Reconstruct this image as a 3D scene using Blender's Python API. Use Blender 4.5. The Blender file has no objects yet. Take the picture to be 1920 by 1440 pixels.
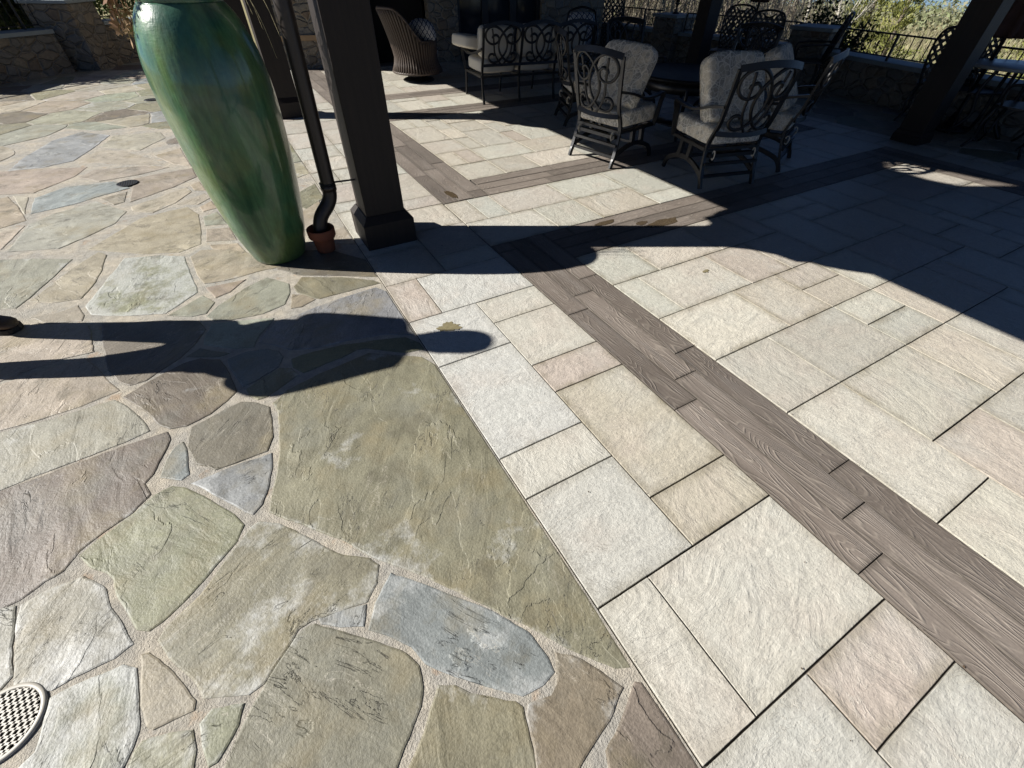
import bpy, bmesh, math, random
from mathutils import Vector, Matrix, noise
R = math.radians
random.seed(7)
SC = bpy.context.scene
COL = SC.collection

# ------------------------------------------------------------------ camera, sky, sun, exposure
CAM_PITCH, CAM_ROLL, CAM_YAW = .774207, .013935, .526878
cam_d = bpy.data.cameras.new('camera')
cam_d.sensor_width = 36; cam_d.lens = 802.4 / 1920 * 36
cam_d.clip_start = .05; cam_d.clip_end = 3000
cam = bpy.data.objects.new('camera', cam_d); COL.objects.link(cam)
cam.location = (0, 0, 1.5)
cy, sy = math.cos(CAM_YAW), math.sin(CAM_YAW); cp, sp = math.cos(CAM_PITCH), math.sin(CAM_PITCH)
fwd = Vector((sy*cp, cy*cp, -sp)); rt = Vector((cy, -sy, 0)); up = rt.cross(fwd)
cr, sr = math.cos(CAM_ROLL), math.sin(CAM_ROLL)
r2 = rt*cr + up*sr; u2 = up*cr - rt*sr
cam.rotation_euler = Matrix((r2, u2, -fwd)).transposed().to_euler()
SC.camera = cam

SUN_AZ = R(-28.5)                     # direction the light travels in plan, from +x
SUN_EL = math.atan(.655)
world = bpy.data.worlds.new('World'); SC.world = world; world.use_nodes = True
wn = world.node_tree; bg = wn.nodes['Background']
sky = wn.nodes.new('ShaderNodeTexSky'); sky.sky_type = 'NISHITA'; sky.sun_disc = False
sky.sun_elevation = SUN_EL
sky.sun_rotation = math.atan2(-math.cos(SUN_AZ), -math.sin(SUN_AZ))
sky.air_density = .36; sky.dust_density = .1; sky.ozone_density = 5.0
wn.links.new(sky.outputs[0], bg.inputs[0]); bg.inputs[1].default_value = .05
sd = bpy.data.lights.new('sun', 'SUN'); sd.energy = 5.0; sd.angle = R(.53); sd.color = (1, .965, .91)
sun = bpy.data.objects.new('sun', sd); COL.objects.link(sun)
sdir = Vector((math.cos(SUN_AZ), math.sin(SUN_AZ), -math.tan(SUN_EL)))
sun.rotation_euler = sdir.to_track_quat('-Z', 'Y').to_euler(); sun.location = (-8, 4, 9)
SC.view_settings.view_transform = 'Standard'; SC.view_settings.look = 'None'
SC.view_settings.exposure = .93; SC.view_settings.gamma = 1
try: SC.view_settings.use_curve_mapping = False
except Exception: pass
SC.render.engine = 'CYCLES'

# ------------------------------------------------------------------ mesh helpers
class MB:
    def __init__(s): s.v = []; s.f = []; s.sm = []; s.at = {}
    def add(s, vs, fs, smooth=False, M=None):
        b = len(s.v)
        for p in vs:
            p = Vector(p); s.v.append(M @ p if M else p)
        for f in fs: s.f.append([i+b for i in f]); s.sm.append(smooth)
        return b
    def box(s, c, size, M=None, bev=0.0):
        hx, hy, hz = [q/2 for q in size]; cx, cy, cz = c
        if bev <= 0:
            vs = [(cx+a*hx, cy+b*hy, cz+d*hz) for a in (-1,1) for b in (-1,1) for d in (-1,1)]
            fs = [(0,1,3,2),(4,6,7,5),(0,4,5,1),(2,3,7,6),(0,2,6,4),(1,5,7,3)]
            s.add(vs, fs, False, M); return
        bm = bmesh.new(); bmesh.ops.create_cube(bm, size=1)
        for v in bm.verts: v.co = Vector((cx+v.co.x*2*hx, cy+v.co.y*2*hy, cz+v.co.z*2*hz))
        bmesh.ops.bevel(bm, geom=bm.edges[:], offset=bev, segments=2, profile=.5, affect='EDGES')
        s.frombm(bm, False, M)
    def frombm(s, bm, smooth=True, M=None):
        bm.verts.index_update()
        s.add([v.co.copy() for v in bm.verts], [[v.index for v in f.verts] for f in bm.faces], smooth, M); bm.free()
    def prism(s, pts, a, b, axis='z', smooth=False):
        # pts 2d polygon, extruded along axis between a and b
        n = len(pts)
        def P(p, h): return {'z': (p[0], p[1], h), 'x': (h, p[0], p[1]), 'y': (p[0], h, p[1])}[axis]
        bm = bmesh.new()
        lo = [bm.verts.new(P(p, a)) for p in pts]; hi = [bm.verts.new(P(p, b)) for p in pts]
        bm.faces.new(lo[::-1]); bm.faces.new(hi)
        for i in range(n): bm.faces.new((lo[i], lo[(i+1) % n], hi[(i+1) % n], hi[i]))
        bmesh.ops.recalc_face_normals(bm, faces=bm.faces[:])
        big = [f for f in bm.faces if len(f.verts) > 4]
        bmesh.ops.triangulate(bm, faces=big)
        s.frombm(bm, smooth)
    def tube(s, path, r, n=8, M=None, closed=False, sx=1.0, sy=1.0, rot=0.0, smooth=True, up=None, cap=True):
        path = [Vector(p) for p in path]; m = len(path)
        rr = r if isinstance(r, (list, tuple)) else [r]*m
        T = []
        for i in range(m):
            if closed: t = path[(i+1) % m]-path[i-1]
            else: t = path[min(i+1, m-1)]-path[max(i-1, 0)]
            T.append(t.normalized() if t.length > 1e-9 else Vector((0,0,1)))
        a = Vector(up) if up else (Vector((0,0,1)) if abs(T[0].z) < .9 else Vector((1,0,0)))
        N = (a - T[0]*a.dot(T[0])).normalized(); vs = []
        for i in range(m):
            if up: a2 = Vector(up); N2 = a2 - T[i]*a2.dot(T[i])
            else: N2 = N - T[i]*N.dot(T[i])
            if N2.length > 1e-6: N = N2.normalized()
            B = T[i].cross(N)
            for k in range(n):
                w = 2*math.pi*(k+.5)/n + rot
                vs.append(path[i] + N*(math.cos(w)*rr[i]*sx) + B*(math.sin(w)*rr[i]*sy))
        fs = []
        for i in range(m if closed else m-1):
            j = (i+1) % m
            for k in range(n):
                l = (k+1) % n; fs.append((i*n+k, i*n+l, j*n+l, j*n+k))
        if not closed and cap: fs.append(tuple(range(n))[::-1]); fs.append(tuple((m-1)*n+k for k in range(n)))
        s.add(vs, fs, smooth and n > 4, M)
    def bar(s, a, b, w, h=None, M=None, up=None):
        h = h or w
        s.tube([a, b], .5*math.sqrt(2), 4, M, sx=w, sy=h, up=up, smooth=False)
    def lathe(s, prof, n=32, c=(0,0,0), M=None, smooth=True, wob=None):
        vs = []; m = len(prof)
        for r, z in prof:
            for k in range(n):
                a = 2*math.pi*k/n; q = r*(wob(a, z) if wob else 1)
                vs.append((c[0]+q*math.cos(a), c[1]+q*math.sin(a), c[2]+z))
        fs = [(i*n+k, i*n+(k+1) % n, (i+1)*n+(k+1) % n, (i+1)*n+k) for i in range(m-1) for k in range(n)]
        if prof[0][0] > 1e-4: fs.append(tuple(range(n))[::-1])
        if prof[-1][0] > 1e-4: fs.append(tuple((m-1)*n+k for k in range(n)))
        s.add(vs, fs, smooth, M)
    def cushion(s, c, size, M=None, p=5.0, puff=.12, n=8, seed=0):
        # rounded box with a crown and slight lumps
        bm = bmesh.new(); bmesh.ops.create_cube(bm, size=2)
        bmesh.ops.subdivide_edges(bm, edges=bm.edges[:], cuts=n, use_grid_fill=True)
        for v in bm.verts:
            q = v.co; m = max(abs(q.x), abs(q.y), abs(q.z))
            L = (abs(q.x)**p+abs(q.y)**p+abs(q.z)**p)**(1/p)
            q = q*(m/L)
            cr_ = 1+puff*(1-q.x*q.x)*(1-q.y*q.y)
            nz = noise.noise(Vector((q.x*1.3+seed*7, q.y*1.3, q.z)))*.03
            v.co = Vector((c[0]+q.x*size[0]/2, c[1]+q.y*size[1]/2, c[2]+(q.z*cr_+nz)*size[2]/2))
        s.frombm(bm, True, M)
    def build(s, name, mat, parent=None, tagged=None):
        me = bpy.data.meshes.new(name); me.from_pydata([tuple(v) for v in s.v], [], s.f); 
        me.polygons.foreach_set('use_smooth', s.sm); me.update()
        o = bpy.data.objects.new(name, me); COL.objects.link(o)
        if mat: me.materials.append(mat)
        if parent: o.parent = parent
        for k, (typ, data) in s.at.items():
            a = me.attributes.new(k, typ, 'POINT')
            if typ == 'FLOAT': a.data.foreach_set('value', data)
            elif typ == 'FLOAT_COLOR': a.data.foreach_set('color', [c for d in data for c in (d[0], d[1], d[2], 1)])
            else: a.data.foreach_set('vector', [c for d in data for c in d])
        return o

def tag(o, label=None, cat=None, group=None, kind=None):
    if label: o['label'] = label
    if cat: o['category'] = cat
    if group: o['group'] = group
    if kind: o['kind'] = kind
    return o
def thing(name, label, cat, loc=(0,0,0), rz=0, group=None):
    o = bpy.data.objects.new(name, None); COL.objects.link(o); o.empty_display_size = .1
    o.location = loc; o.rotation_euler = (0, 0, rz)
    return tag(o, label, cat, group)
def struct(o): o['kind'] = 'structure'; return o
def dup(root, loc, rz, label, group=None):
    r = root.copy(); COL.objects.link(r); r.location = loc; r.rotation_euler = (0, 0, rz); r['label'] = label
    if group: r['group'] = group
    for ch in list(root.children):
        c = ch.copy(); COL.objects.link(c); c.parent = r
        for g in list(ch.children):
            d = g.copy(); COL.objects.link(d); d.parent = c
    return r
def crom(pts, k=6, closed=False):
    pts = [Vector(p) for p in pts]; n = len(pts); out = []
    rng = range(n if closed else n-1)
    for i in rng:
        if closed: a, b, c, d = pts[i-1], pts[i], pts[(i+1) % n], pts[(i+2) % n]
        else: a, b, c, d = pts[max(i-1,0)], pts[i], pts[i+1], pts[min(i+2,n-1)]
        for j in range(k):
            t = j/k
            out.append(.5*((2*b)+(c-a)*t+(2*a-5*b+4*c-d)*t*t+(3*b-a-3*c+d)*t*t*t))
    if not closed: out.append(pts[-1])
    return out

# ------------------------------------------------------------------ material helpers
class NT:
    def __init__(s, name):
        s.m = bpy.data.materials.new(name); s.m.use_nodes = True; s.t = s.m.node_tree
        s.b = s.t.nodes['Principled BSDF']
    def n(s, typ, ins=None, **kw):
        nd = s.t.nodes.new('ShaderNode'+typ)
        for k, v in kw.items(): setattr(nd, k, v)
        for k, v in (ins or {}).items():
            if hasattr(v, 'node') or hasattr(v, 'is_output'): s.t.links.new(v, nd.inputs[k])
            else: nd.inputs[k].default_value = v
        return nd
    def math(s, op, a, b=0.0, c=0.0, clamp=False):
        nd = s.n('Math', {0: a, 1: b, 2: c}, operation=op); nd.use_clamp = clamp; return nd.outputs[0]
    def mix(s, f, a, b, typ='MIX'):
        nd = s.n('Mix', data_type='RGBA', blend_type=typ)
        for i, v in ((0, f), (6, a), (7, b)):
            if hasattr(v, 'is_output'): s.t.links.new(v, nd.inputs[i])
            else: nd.inputs[i].default_value = v if i == 0 else (*v, 1) if len(v) == 3 else v
        return nd.outputs[2]
    def noise(s, vec, scale, detail=4, rough=.55, dist=0.0, out=0):
        return s.n('TexNoise', {'Vector': vec, 'Scale': scale, 'Detail': detail, 'Roughness': rough, 'Distortion': dist}).outputs[out]
    def ramp(s, f, stops, interp='LINEAR'):
        nd = s.n('ValToRGB', {0: f}); r = nd.color_ramp; r.interpolation = interp
        while len(r.elements) < len(stops): r.elements.new(.5)
        for e, (p, c) in zip(r.elements, stops):
            e.position = p; e.color = (*c, 1) if hasattr(c, '__len__') else (c, c, c, 1)
        return nd.outputs[0]
    def pos(s): return s.n('TexCoord').outputs['Object']
    def attr(s, name, out='Color'): return s.n('Attribute', attribute_name=name).outputs[out]
    def vadd(s, a, b): return s.n('VectorMath', {0: a, 1: b}, operation='ADD').outputs[0]
    def vmul(s, a, b): return s.n('VectorMath', {0: a, 1: b}, operation='MULTIPLY').outputs[0]
    def set(s, **kw):
        for k, v in kw.items():
            k = {'color': 'Base Color', 'rough': 'Roughness', 'metal': 'Metallic', 'spec': 'Specular IOR Level', 'normal': 'Normal', 'coat': 'Coat Weight', 'coatr': 'Coat Roughness'}.get(k, k)
            if hasattr(v, 'is_output'): s.t.links.new(v, s.b.inputs[k])
            else: s.b.inputs[k].default_value = (*v, 1) if (hasattr(v, '__len__') and len(v) == 3) else v
        return s.m
    def bump(s, h, dist=.004, strength=1.0, normal=None):
        ins = {'Height': h, 'Distance': dist, 'Strength': strength}
        if normal is not None: ins['Normal'] = normal
        return s.n('Bump', ins).outputs[0]

def simple(name, col, rough=.6, metal=0, var=.15, scale=8, bump=0.0, bscale=60, spec=.5):
    m = NT(name); p = m.pos(); n = m.noise(p, scale, 4)
    k = m.math('MULTIPLY_ADD', n, 2*var, 1-var)
    c = m.mix(1.0, col, m.n('CombineColor', {0: k, 1: k, 2: k}).outputs[0], 'MULTIPLY')
    m.set(color=c, rough=m.math('MULTIPLY_ADD', n, .2, rough-.1), metal=metal, spec=spec)
    if bump: m.set(normal=m.bump(m.noise(p, bscale, 5), bump))
    return m.m

# --- natural cleft flagstone
def mat_flag():
    m = NT('flagstone'); p = m.pos(); base = m.attr('scol'); rnd = m.attr('srnd', 'Vector'); eff = m.attr('seff', 'Fac')
    q = m.vadd(p, rnd)
    big = m.noise(q, 3.0, 5, .6); mid = m.noise(q, 11, 6, .65); fine = m.noise(q, 130, 3, .6)
    # cleft layers: noise stretched along a direction that differs per stone
    sxyz = m.n('SeparateXYZ', {0: rnd}).outputs
    rot = m.n('VectorRotate', {'Vector': q, 'Angle': sxyz[2]}, rotation_type='Z_AXIS').outputs[0]
    lay = m.noise(m.vmul(rot, (2.2, 5.5, 1)), 1.6, 5, .55, 1.4)
    k = m.math('MULTIPLY_ADD', big, .5, .75)
    k = m.math('MULTIPLY', k, m.math('MULTIPLY_ADD', mid, .6, .71))
    k = m.math('MULTIPLY', k, m.math('MULTIPLY_ADD', lay, .34, .84))
    k = m.math('MULTIPLY', k, m.math('MULTIPLY_ADD', fine, .95, .52))
    c = m.mix(1.0, base, m.n('CombineColor', {0: k, 1: k, 2: k}).outputs[0], 'MULTIPLY')
    # split ledges
    lg = m.noise(m.vmul(rot, (1.0, 1.9, 1)), 1.7, 7, .52, .5); led = m.math('MULTIPLY', m.math('ADD', m.ramp(lg, [(.43, 0), (.437, 1)]), m.ramp(lg, [(.575, 0), (.583, 1)])), m.ramp(m.noise(m.vadd(q, (13, 2, 9)), 3.5, 2), [(.42, 0), (.62, 1)]))
    lk = m.math('MULTIPLY_ADD', led, .09, .9); c = m.mix(1.0, c, m.n('CombineColor', {0: lk, 1: lk, 2: lk}).outputs[0], 'MULTIPLY')
    # hue drifts: ochre and blue-grey clouds
    och = m.ramp(m.noise(m.vadd(q, (31, 5, 2)), 4.2, 5, .6), [(.5, 0), (.68, 1)])
    c = m.mix(m.math('MULTIPLY', och, .5), c, (.215, .175, .095))
    blu = m.ramp(m.noise(m.vadd(q, (3, 51, 7)), 3.1, 5, .6), [(.52, 0), (.7, 1)])
    c = m.mix(m.math('MULTIPLY', blu, .28), c, (.19, .197, .178))
    # lime bloom
    em = m.noise(m.vadd(q, (9, 3, 77)), 4.5, 7, .68)
    rim = m.attr('sedge', 'Fac')
    em = m.math('ADD', em, m.math('MULTIPLY_ADD', eff, .27, -.165)); em = m.math('MULTIPLY_ADD', rim, .075, em)
    em = m.ramp(em, [(.48, 0), (.62, 1)])
    em = m.math('MULTIPLY', em, m.math('MULTIPLY_ADD', fine, 1.5, .05), clamp=True)
    c = m.mix(m.math('MULTIPLY', em, .72), c, (.47, .475, .46))
    dkb = m.ramp(m.noise(m.vadd(q, (61, 8, 5)), 6, 6, .7), [(.54, 0), (.66, 1)]); c = m.mix(m.math('MULTIPLY', dkb, .5), c, (.1, .09, .06))
    # dark hairline clefts and pale scratches
    ve = m.noise(m.vmul(rot, (1.0, 4.5, 1)), 2.4, 5, .6, 1.6)
    cr_ = m.math('ABSOLUTE', m.math('SUBTRACT', ve, .56)); crk = m.ramp(cr_, [(.0, 1), (.006, 0)])
    gate = m.ramp(m.noise(m.vadd(q, (77, 1, 3)), 5, 2), [(.52, 0), (.58, 1)])
    crk = m.math('MULTIPLY', crk, gate)
    c = m.mix(m.math('MULTIPLY', crk, .7), c, (.05, .045, .035))
    wl = m.ramp(m.math('ABSOLUTE', m.math('SUBTRACT', ve, .43)), [(0, 1), (.008, 0)])
    c = m.mix(m.math('MULTIPLY', m.math('MULTIPLY', wl, gate), .45), c, (.5, .46, .38))
    h = m.math('MULTIPLY_ADD', lay, 1.1, m.math('MULTIPLY', mid, .6))
    h = m.math('MULTIPLY_ADD', fine, .34, h)
    h = m.math('MULTIPLY_ADD', crk, -.5, h)
    h = m.math('MULTIPLY_ADD', led, .55, h)
    m.set(color=c, rough=m.math('MULTIPLY_ADD', mid, .3, .44), spec=.45, normal=m.bump(h, .0052))
    return m.m
def mat_mortar():
    m = NT('mortar'); p = m.pos()
    a = m.noise(p, 5, 5); b = m.noise(p, 160, 3, .7); d = m.noise(p, 28, 5, .6)
    c = m.mix(m.ramp(a, [(.36, 0), (.58, 1)]), (.44, .395, .32), (.35, .33, .29))
    k = m.math('MULTIPLY', m.math('MULTIPLY_ADD', b, .7, .65), m.math('MULTIPLY_ADD', d, .9, .5))
    c = m.mix(1.0, c, m.n('CombineColor', {0: k, 1: k, 2: k}).outputs[0], 'MULTIPLY')
    rs = m.ramp(m.noise(m.vadd(p, (4, 9, 0)), 9, 4), [(.62, 0), (.7, 1)])
    c = m.mix(m.math('MULTIPLY', rs, .35), c, (.36, .2, .09))
    m.set(color=c, rough=.9, spec=.2, normal=m.bump(m.math('MULTIPLY_ADD', d, 1.0, b), .006)); return m.m
def mat_paver():
    m = NT('concrete_paver'); p = m.pos(); base = m.attr('scol'); rnd = m.attr('srnd', 'Vector'); dirt = m.attr('sdirt', 'Fac')
    q = m.vadd(p, rnd); sx = m.n('SeparateXYZ', {0: rnd}).outputs
    rot = m.n('VectorRotate', {'Vector': q, 'Angle': sx[2]}, rotation_type='Z_AXIS').outputs[0]
    big = m.noise(q, 3.5, 4, .6); fine = m.noise(q, 170, 2, .7); mid = m.noise(q, 26, 6, .7)
    cl = m.noise(m.vmul(rot, (1.7, 3.1, 1)), 2.2, 7, .62, 1.2); worm = m.noise(m.vmul(rot, (70, 110, 60)), 1.0, 3, .6, .8)
    c = m.mix(m.ramp(big, [(.48, 0), (.78, .6)]), base, (.42, .365, .31))
    c = m.mix(m.math('MULTIPLY', m.ramp(m.noise(m.vadd(q, (7, 70, 3)), 3, 4), [(.5, 0), (.7, 1)]), .35), c, (.445, .45, .41))
    k = m.math('MULTIPLY', m.math('MULTIPLY_ADD', worm, .55, .73), m.math('MULTIPLY_ADD', mid, .44, .8))
    c = m.mix(1.0, c, m.n('CombineColor', {0: k, 1: k, 2: k}).outputs[0], 'MULTIPLY')
    vein = m.ramp(m.math('ABSOLUTE', m.math('SUBTRACT', cl, .5)), [(0, 1), (.012, 0)])
    gate = m.ramp(m.noise(m.vadd(q, (17, 4, 1)), 5, 3), [(.46, 0), (.56, 1)]); vein = m.math('MULTIPLY', vein, gate)
    c = m.mix(m.math('MULTIPLY', vein, .5), c, (.66, .61, .51))
    dk = m.ramp(m.math('ABSOLUTE', m.math('SUBTRACT', cl, .4)), [(0, 1), (.006, 0)]); dk = m.math('MULTIPLY', dk, m.ramp(m.noise(m.vadd(q, (1, 4, 41)), 4, 2), [(.55, 0), (.6, 1)]))
    c = m.mix(m.math('MULTIPLY', dk, .55), c, (.12, .1, .08))
    dn = m.math('MULTIPLY', dirt, m.ramp(m.noise(q, 9, 5, .65), [(.33, .1), (.66, 1)]))
    c = m.mix(m.math('MULTIPLY', dn, .72), c, (.17, .145, .09))
    sp = m.ramp(m.noise(q, 210, 2, .5), [(.6, 0), (.68, 1)]); c = m.mix(m.math('MULTIPLY', sp, .4), c, (.2, .18, .15))
    h = m.math('MULTIPLY_ADD', cl, 1.5, m.math('MULTIPLY', mid, .7)); h = m.math('MULTIPLY_ADD', vein, .12, h); h = m.math('MULTIPLY_ADD', worm, .22, h)
    m.set(color=c, rough=m.math('MULTIPLY_ADD', mid, .25, .32), spec=.5, normal=m.bump(h, .0075)); return m.m
def mat_plank():
    m = NT('wood_grain_plank'); uv = m.attr('puv', 'Vector'); p = m.pos()
    q = m.vmul(uv, (1.0, 5.2, 1))
    n = m.noise(q, 1.5, 2, .45, .35)
    w = m.math('FRACT', m.math('MULTIPLY', n, 24))
    line = m.ramp(w, [(0, 0), (.5, .12), (.72, 1), (.8, 1), (.95, .1), (1, 0)])
    st = m.noise(m.vmul(uv, (3, 150, 1)), 1.0, 3, .6)
    line = m.math('MULTIPLY', line, m.ramp(m.noise(uv, 9, 3), [(.33, .25), (.6, 1)]))
    c = m.mix(m.ramp(m.noise(uv, 2.3, 3), [(.35, 0), (.7, 1)]), (.15, .125, .105), (.205, .175, .15))
    c = m.mix(m.math('MULTIPLY', line, .36), c, (.33, .29, .24))
    k = m.math('MULTIPLY', m.math('MULTIPLY_ADD', st, .7, .65), m.math('MULTIPLY_ADD', m.noise(p, 120, 2), .4, .8))
    c = m.mix(1.0, c, m.n('CombineColor', {0: k, 1: k, 2: k}).outputs[0], 'MULTIPLY')
    pk = m.math('MULTIPLY_ADD', m.math('FRACT', m.math('MULTIPLY', m.n('SeparateXYZ', {0: uv}).outputs[2], 7.31)), .42, .72); c = m.mix(1.0, c, m.n('CombineColor', {0: pk, 1: pk, 2: pk}).outputs[0], 'MULTIPLY')
    dirt = m.attr('sdirt', 'Fac')
    c = m.mix(m.math('MULTIPLY', dirt, .45), c, (.05, .042, .032))
    h = m.math('MULTIPLY_ADD', line, .7, m.math('MULTIPLY', st, .5))
    m.set(color=c, rough=.6, spec=.4, normal=m.bump(h, .003)); return m.m
def mat_wall():
    m = NT('fieldstone_masonry'); p = m.pos()
    d = m.noise(p, 3, 3, .5, 0, 1); q = m.vadd(m.vmul(p, (1, 1, 1.7)), m.vmul(d, (.22, .22, .22)))
    e = m.n('TexVoronoi', {'Vector': q, 'Scale': 4.6}, feature='DISTANCE_TO_EDGE').outputs['Distance']
    cc = m.n('TexVoronoi', {'Vector': q, 'Scale': 4.6}).outputs['Color']
    g = m.n('SeparateColor', {0: cc}).outputs[0]
    c = m.ramp(g, [(0, (.17, .145, .11)), (.3, (.25, .215, .165)), (.55, (.2, .19, .17)), (.8, (.3, .25, .18)), (1, (.2, .15, .105))])
    mm = m.ramp(e, [(.0, 1), (.07, 0)])
    c = m.mix(mm, c, (.3, .27, .22))
    k = m.math('MULTIPLY', m.math('MULTIPLY_ADD', m.noise(p, 25, 5, .65), .9, .55), m.math('MULTIPLY_ADD', m.noise(p, 2.5, 3), .5, .75))
    c = m.mix(1.0, c, m.n('CombineColor', {0: k, 1: k, 2: k}).outputs[0], 'MULTIPLY')
    c = m.mix(1.0, c, (.78, .77, .75), 'MULTIPLY')
    h = m.math('MULTIPLY_ADD', m.noise(p, 22, 5), .3, m.ramp(e, [(0, 0), (.14, 1)]))
    m.set(color=c, rough=.85, normal=m.bump(h, .03)); return m.m
def mat_glaze():
    m = NT('green_glaze'); p = m.pos(); z = m.n('SeparateXYZ', {0: p}).outputs[2]
    st = m.noise(m.vmul(p, (9, 9, 1.1)), 1.0, 6, .62, .5); bl = m.noise(p, 3.2, 4, .6); fi = m.noise(m.vmul(p, (60, 60, 14)), 1, 3, .6)
    c = m.mix(m.ramp(st, [(.36, 0), (.62, 1)]), (.013, .066, .026), (.08, .175, .072))
    c = m.mix(m.math('MULTIPLY', m.ramp(bl, [(.45, 0), (.6, 1)]), .7), c, (.1, .14, .04))
    sh = m.math('MULTIPLY', m.ramp(z, [(.75, 0), (1.2, 1)]), m.ramp(m.noise(m.vmul(p, (6, 6, 1.5)), 1, 4), [(.45, 0), (.6, 1)]))
    c = m.mix(m.math('MULTIPLY', sh, .55), c, (.015, .075, .08))
    k = m.math('MULTIPLY_ADD', fi, .8, .6)
    c = m.mix(1.0, c, m.n('CombineColor', {0: k, 1: k, 2: k}).outputs[0], 'MULTIPLY')
    h = m.math('MULTIPLY_ADD', fi, .25, st)
    rp_ = m.noise(m.vmul(p, (14, 14, 34)), 1, 3, .6); h = m.math('MULTIPLY_ADD', rp_, .5, h)
    m.set(color=c, rough=.35, spec=.3, coat=.6, coatr=.09, normal=m.bump(h, .0032)); return m.m
def mat_floral():
    m = NT('floral_fabric'); p = m.pos()
    q = m.vadd(p, m.vmul(m.noise(p, 9, 3, .5, 0, 1), (.06, .06, .06)))
    e1 = m.n('TexVoronoi', {'Vector': q, 'Scale': 11}, feature='DISTANCE_TO_EDGE').outputs['Distance']
    e2 = m.n('TexVoronoi', {'Vector': m.vadd(q, (5, 3, 2)), 'Scale': 26}, feature='DISTANCE_TO_EDGE').outputs['Distance']
    f1 = m.n('TexVoronoi', {'Vector': q, 'Scale': 11}).outputs
    w = m.math('SINE', m.math('MULTIPLY', f1['Distance'], 11))
    l = m.math('MAXIMUM', m.ramp(e1, [(0, 1), (.05, 0)]), m.math('MULTIPLY', m.ramp(e2, [(0, 1), (.09, 0)]), .7))
    g = m.n('SeparateColor', {0: f1['Color']}).outputs[1]
    c = m.mix(m.ramp(w, [(.2, 0), (.8, 1)]), (.52, .46, .36), (.37, .34, .285))
    c = m.mix(m.ramp(g, [(.6, 0), (.7, .6)]), c, (.17, .175, .175))
    c = m.mix(m.math('MULTIPLY', l, .85), c, (.8, .75, .65))
    m.set(color=c, rough=.9, spec=.15, normal=m.bump(m.noise(p, 260, 2), .0015)); return m.m
def mat_ikat():
    m = NT('ikat_fabric'); p = m.pos(); s = m.n('SeparateXYZ', {0: m.vadd(p, m.vmul(m.noise(p, 20, 2, .5, 0, 1), (.02, .02, .02)))}).outputs
    a = m.math('PINGPONG', m.math('ADD', m.math('ADD', s[0], s[1]), s[2]), .05); b = m.math('PINGPONG', m.math('SUBTRACT', m.math('ADD', s[0], s[1]), s[2]), .05)
    d = m.ramp(m.math('MINIMUM', a, b), [(.010, 1), (.016, 0)]); d2 = m.ramp(m.math('MULTIPLY', a, b), [(.0012, 0), (.0015, 1)])
    c = m.mix(m.math('MAXIMUM', d, d2), (.52, .52, .5), (.035, .045, .085))
    m.set(color=c, rough=.9, spec=.1); return m.m
def mat_timber():
    m = NT('dark_stained_timber'); p = m.pos(); g = m.noise(m.vmul(p, (40, 40, 1.6)), 1.0, 5, .65)
    c = m.mix(g, (.008, .0055, .004), (.024, .0165, .012))
    m.set(color=c, rough=.6, spec=.3, normal=m.bump(g, .002)); return m.m
def mat_leaf(name, c1, c2, sc=2.2, va=.9):
    m = NT(name); p = m.pos(); g = m.noise(p, sc, 3); oi = m.noise(p, 23, 2)
    c = m.mix(m.ramp(g, [(.35, 0), (.65, 1)]), c1, c2); k = m.math('MULTIPLY_ADD', oi, va, 1-va*.5)
    c = m.mix(1.0, c, m.n('CombineColor', {0: k, 1: k, 2: k}).outputs[0], 'MULTIPLY')
    m.set(color=c, rough=.7, spec=.15); return m.m

FLAG = mat_flag(); MORTAR = mat_mortar(); PAVER = mat_paver(); PLANK = mat_plank(); WALL = mat_wall(); GLAZE = mat_glaze()
FLORAL = mat_floral(); IKAT = mat_ikat(); TIMBER = mat_timber()
JOINT = simple('joint_sand', (.035, .03, .024), .95, var=.4, scale=30)
METAL = simple('dark_bronze_metal', (.0075, .0073, .0075), .42, .15, .2, 30, .0006, 200)
TOPM = simple('dark_table_top', (.008, .008, .008), .65, 0, .3, 20, .001, 60, .3)
IRON = simple('black_iron', (.014, .014, .014), .5, .3)
CREAM = simple('cream_fabric', (.56, .52, .44), .92, 0, .06, 6, .0012, 300, .15)
TIE = simple('pale_tie_fabric', (.5, .46, .38), .9)
WICK = simple('brown_wicker', (.048, .032, .022), .6, 0, .3, 18, .002, 120)
TERRA = simple('terracotta', (.21, .07, .036), .75, 0, .2, 12, .001, 80, .25)
PIPE = simple('brown_painted_pipe', (.032, .024, .019), .42, .2, .15, 9, .0005, 40)
CAPM = simple('bluestone_cap', (.22, .25, .25), .6, 0, .2, 5, .004, 30)
SLATE = simple('stone_table_top', (.3, .31, .3), .35, 0, .15, 8)
GRATE = simple('grey_plastic_grate', (.4, .375, .32), .5, 0, .1, 30)
BLACK = simple('dark_hollow', (.006, .006, .006), .9)
GLASS = simple('dark_window_glass', (.012, .018, .026), .08, 0, .1, 3)
FRAME = simple('dark_window_frame', (.02, .016, .013), .5)
UMB = simple('maroon_brown_canvas', (.075, .045, .038), .9, 0, .25, 10, .002, 30, .1)
DIRT = simple('brush_ground', (.27, .24, .13), .95, 0, .35, .25, .05, 3, .1)
LEATHER = simple('brown_leather', (.085, .05, .028), .55, 0, .3, 25, .002, 120)
RUBBER = simple('dark_rubber', (.02, .018, .016), .8)
DENIM = simple('dark_trouser_cloth', (.03, .035, .05), .9, 0, .2, 14, .002, 200)
JACKET = simple('olive_jacket_cloth', (.06, .065, .05), .9, 0, .2, 10, .002, 150)
SKIN = simple('skin', (.42, .25, .18), .5, 0, .08, 10)
HAIR = simple('brown_hair', (.035, .022, .014), .5, 0, .3, 60)
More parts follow.
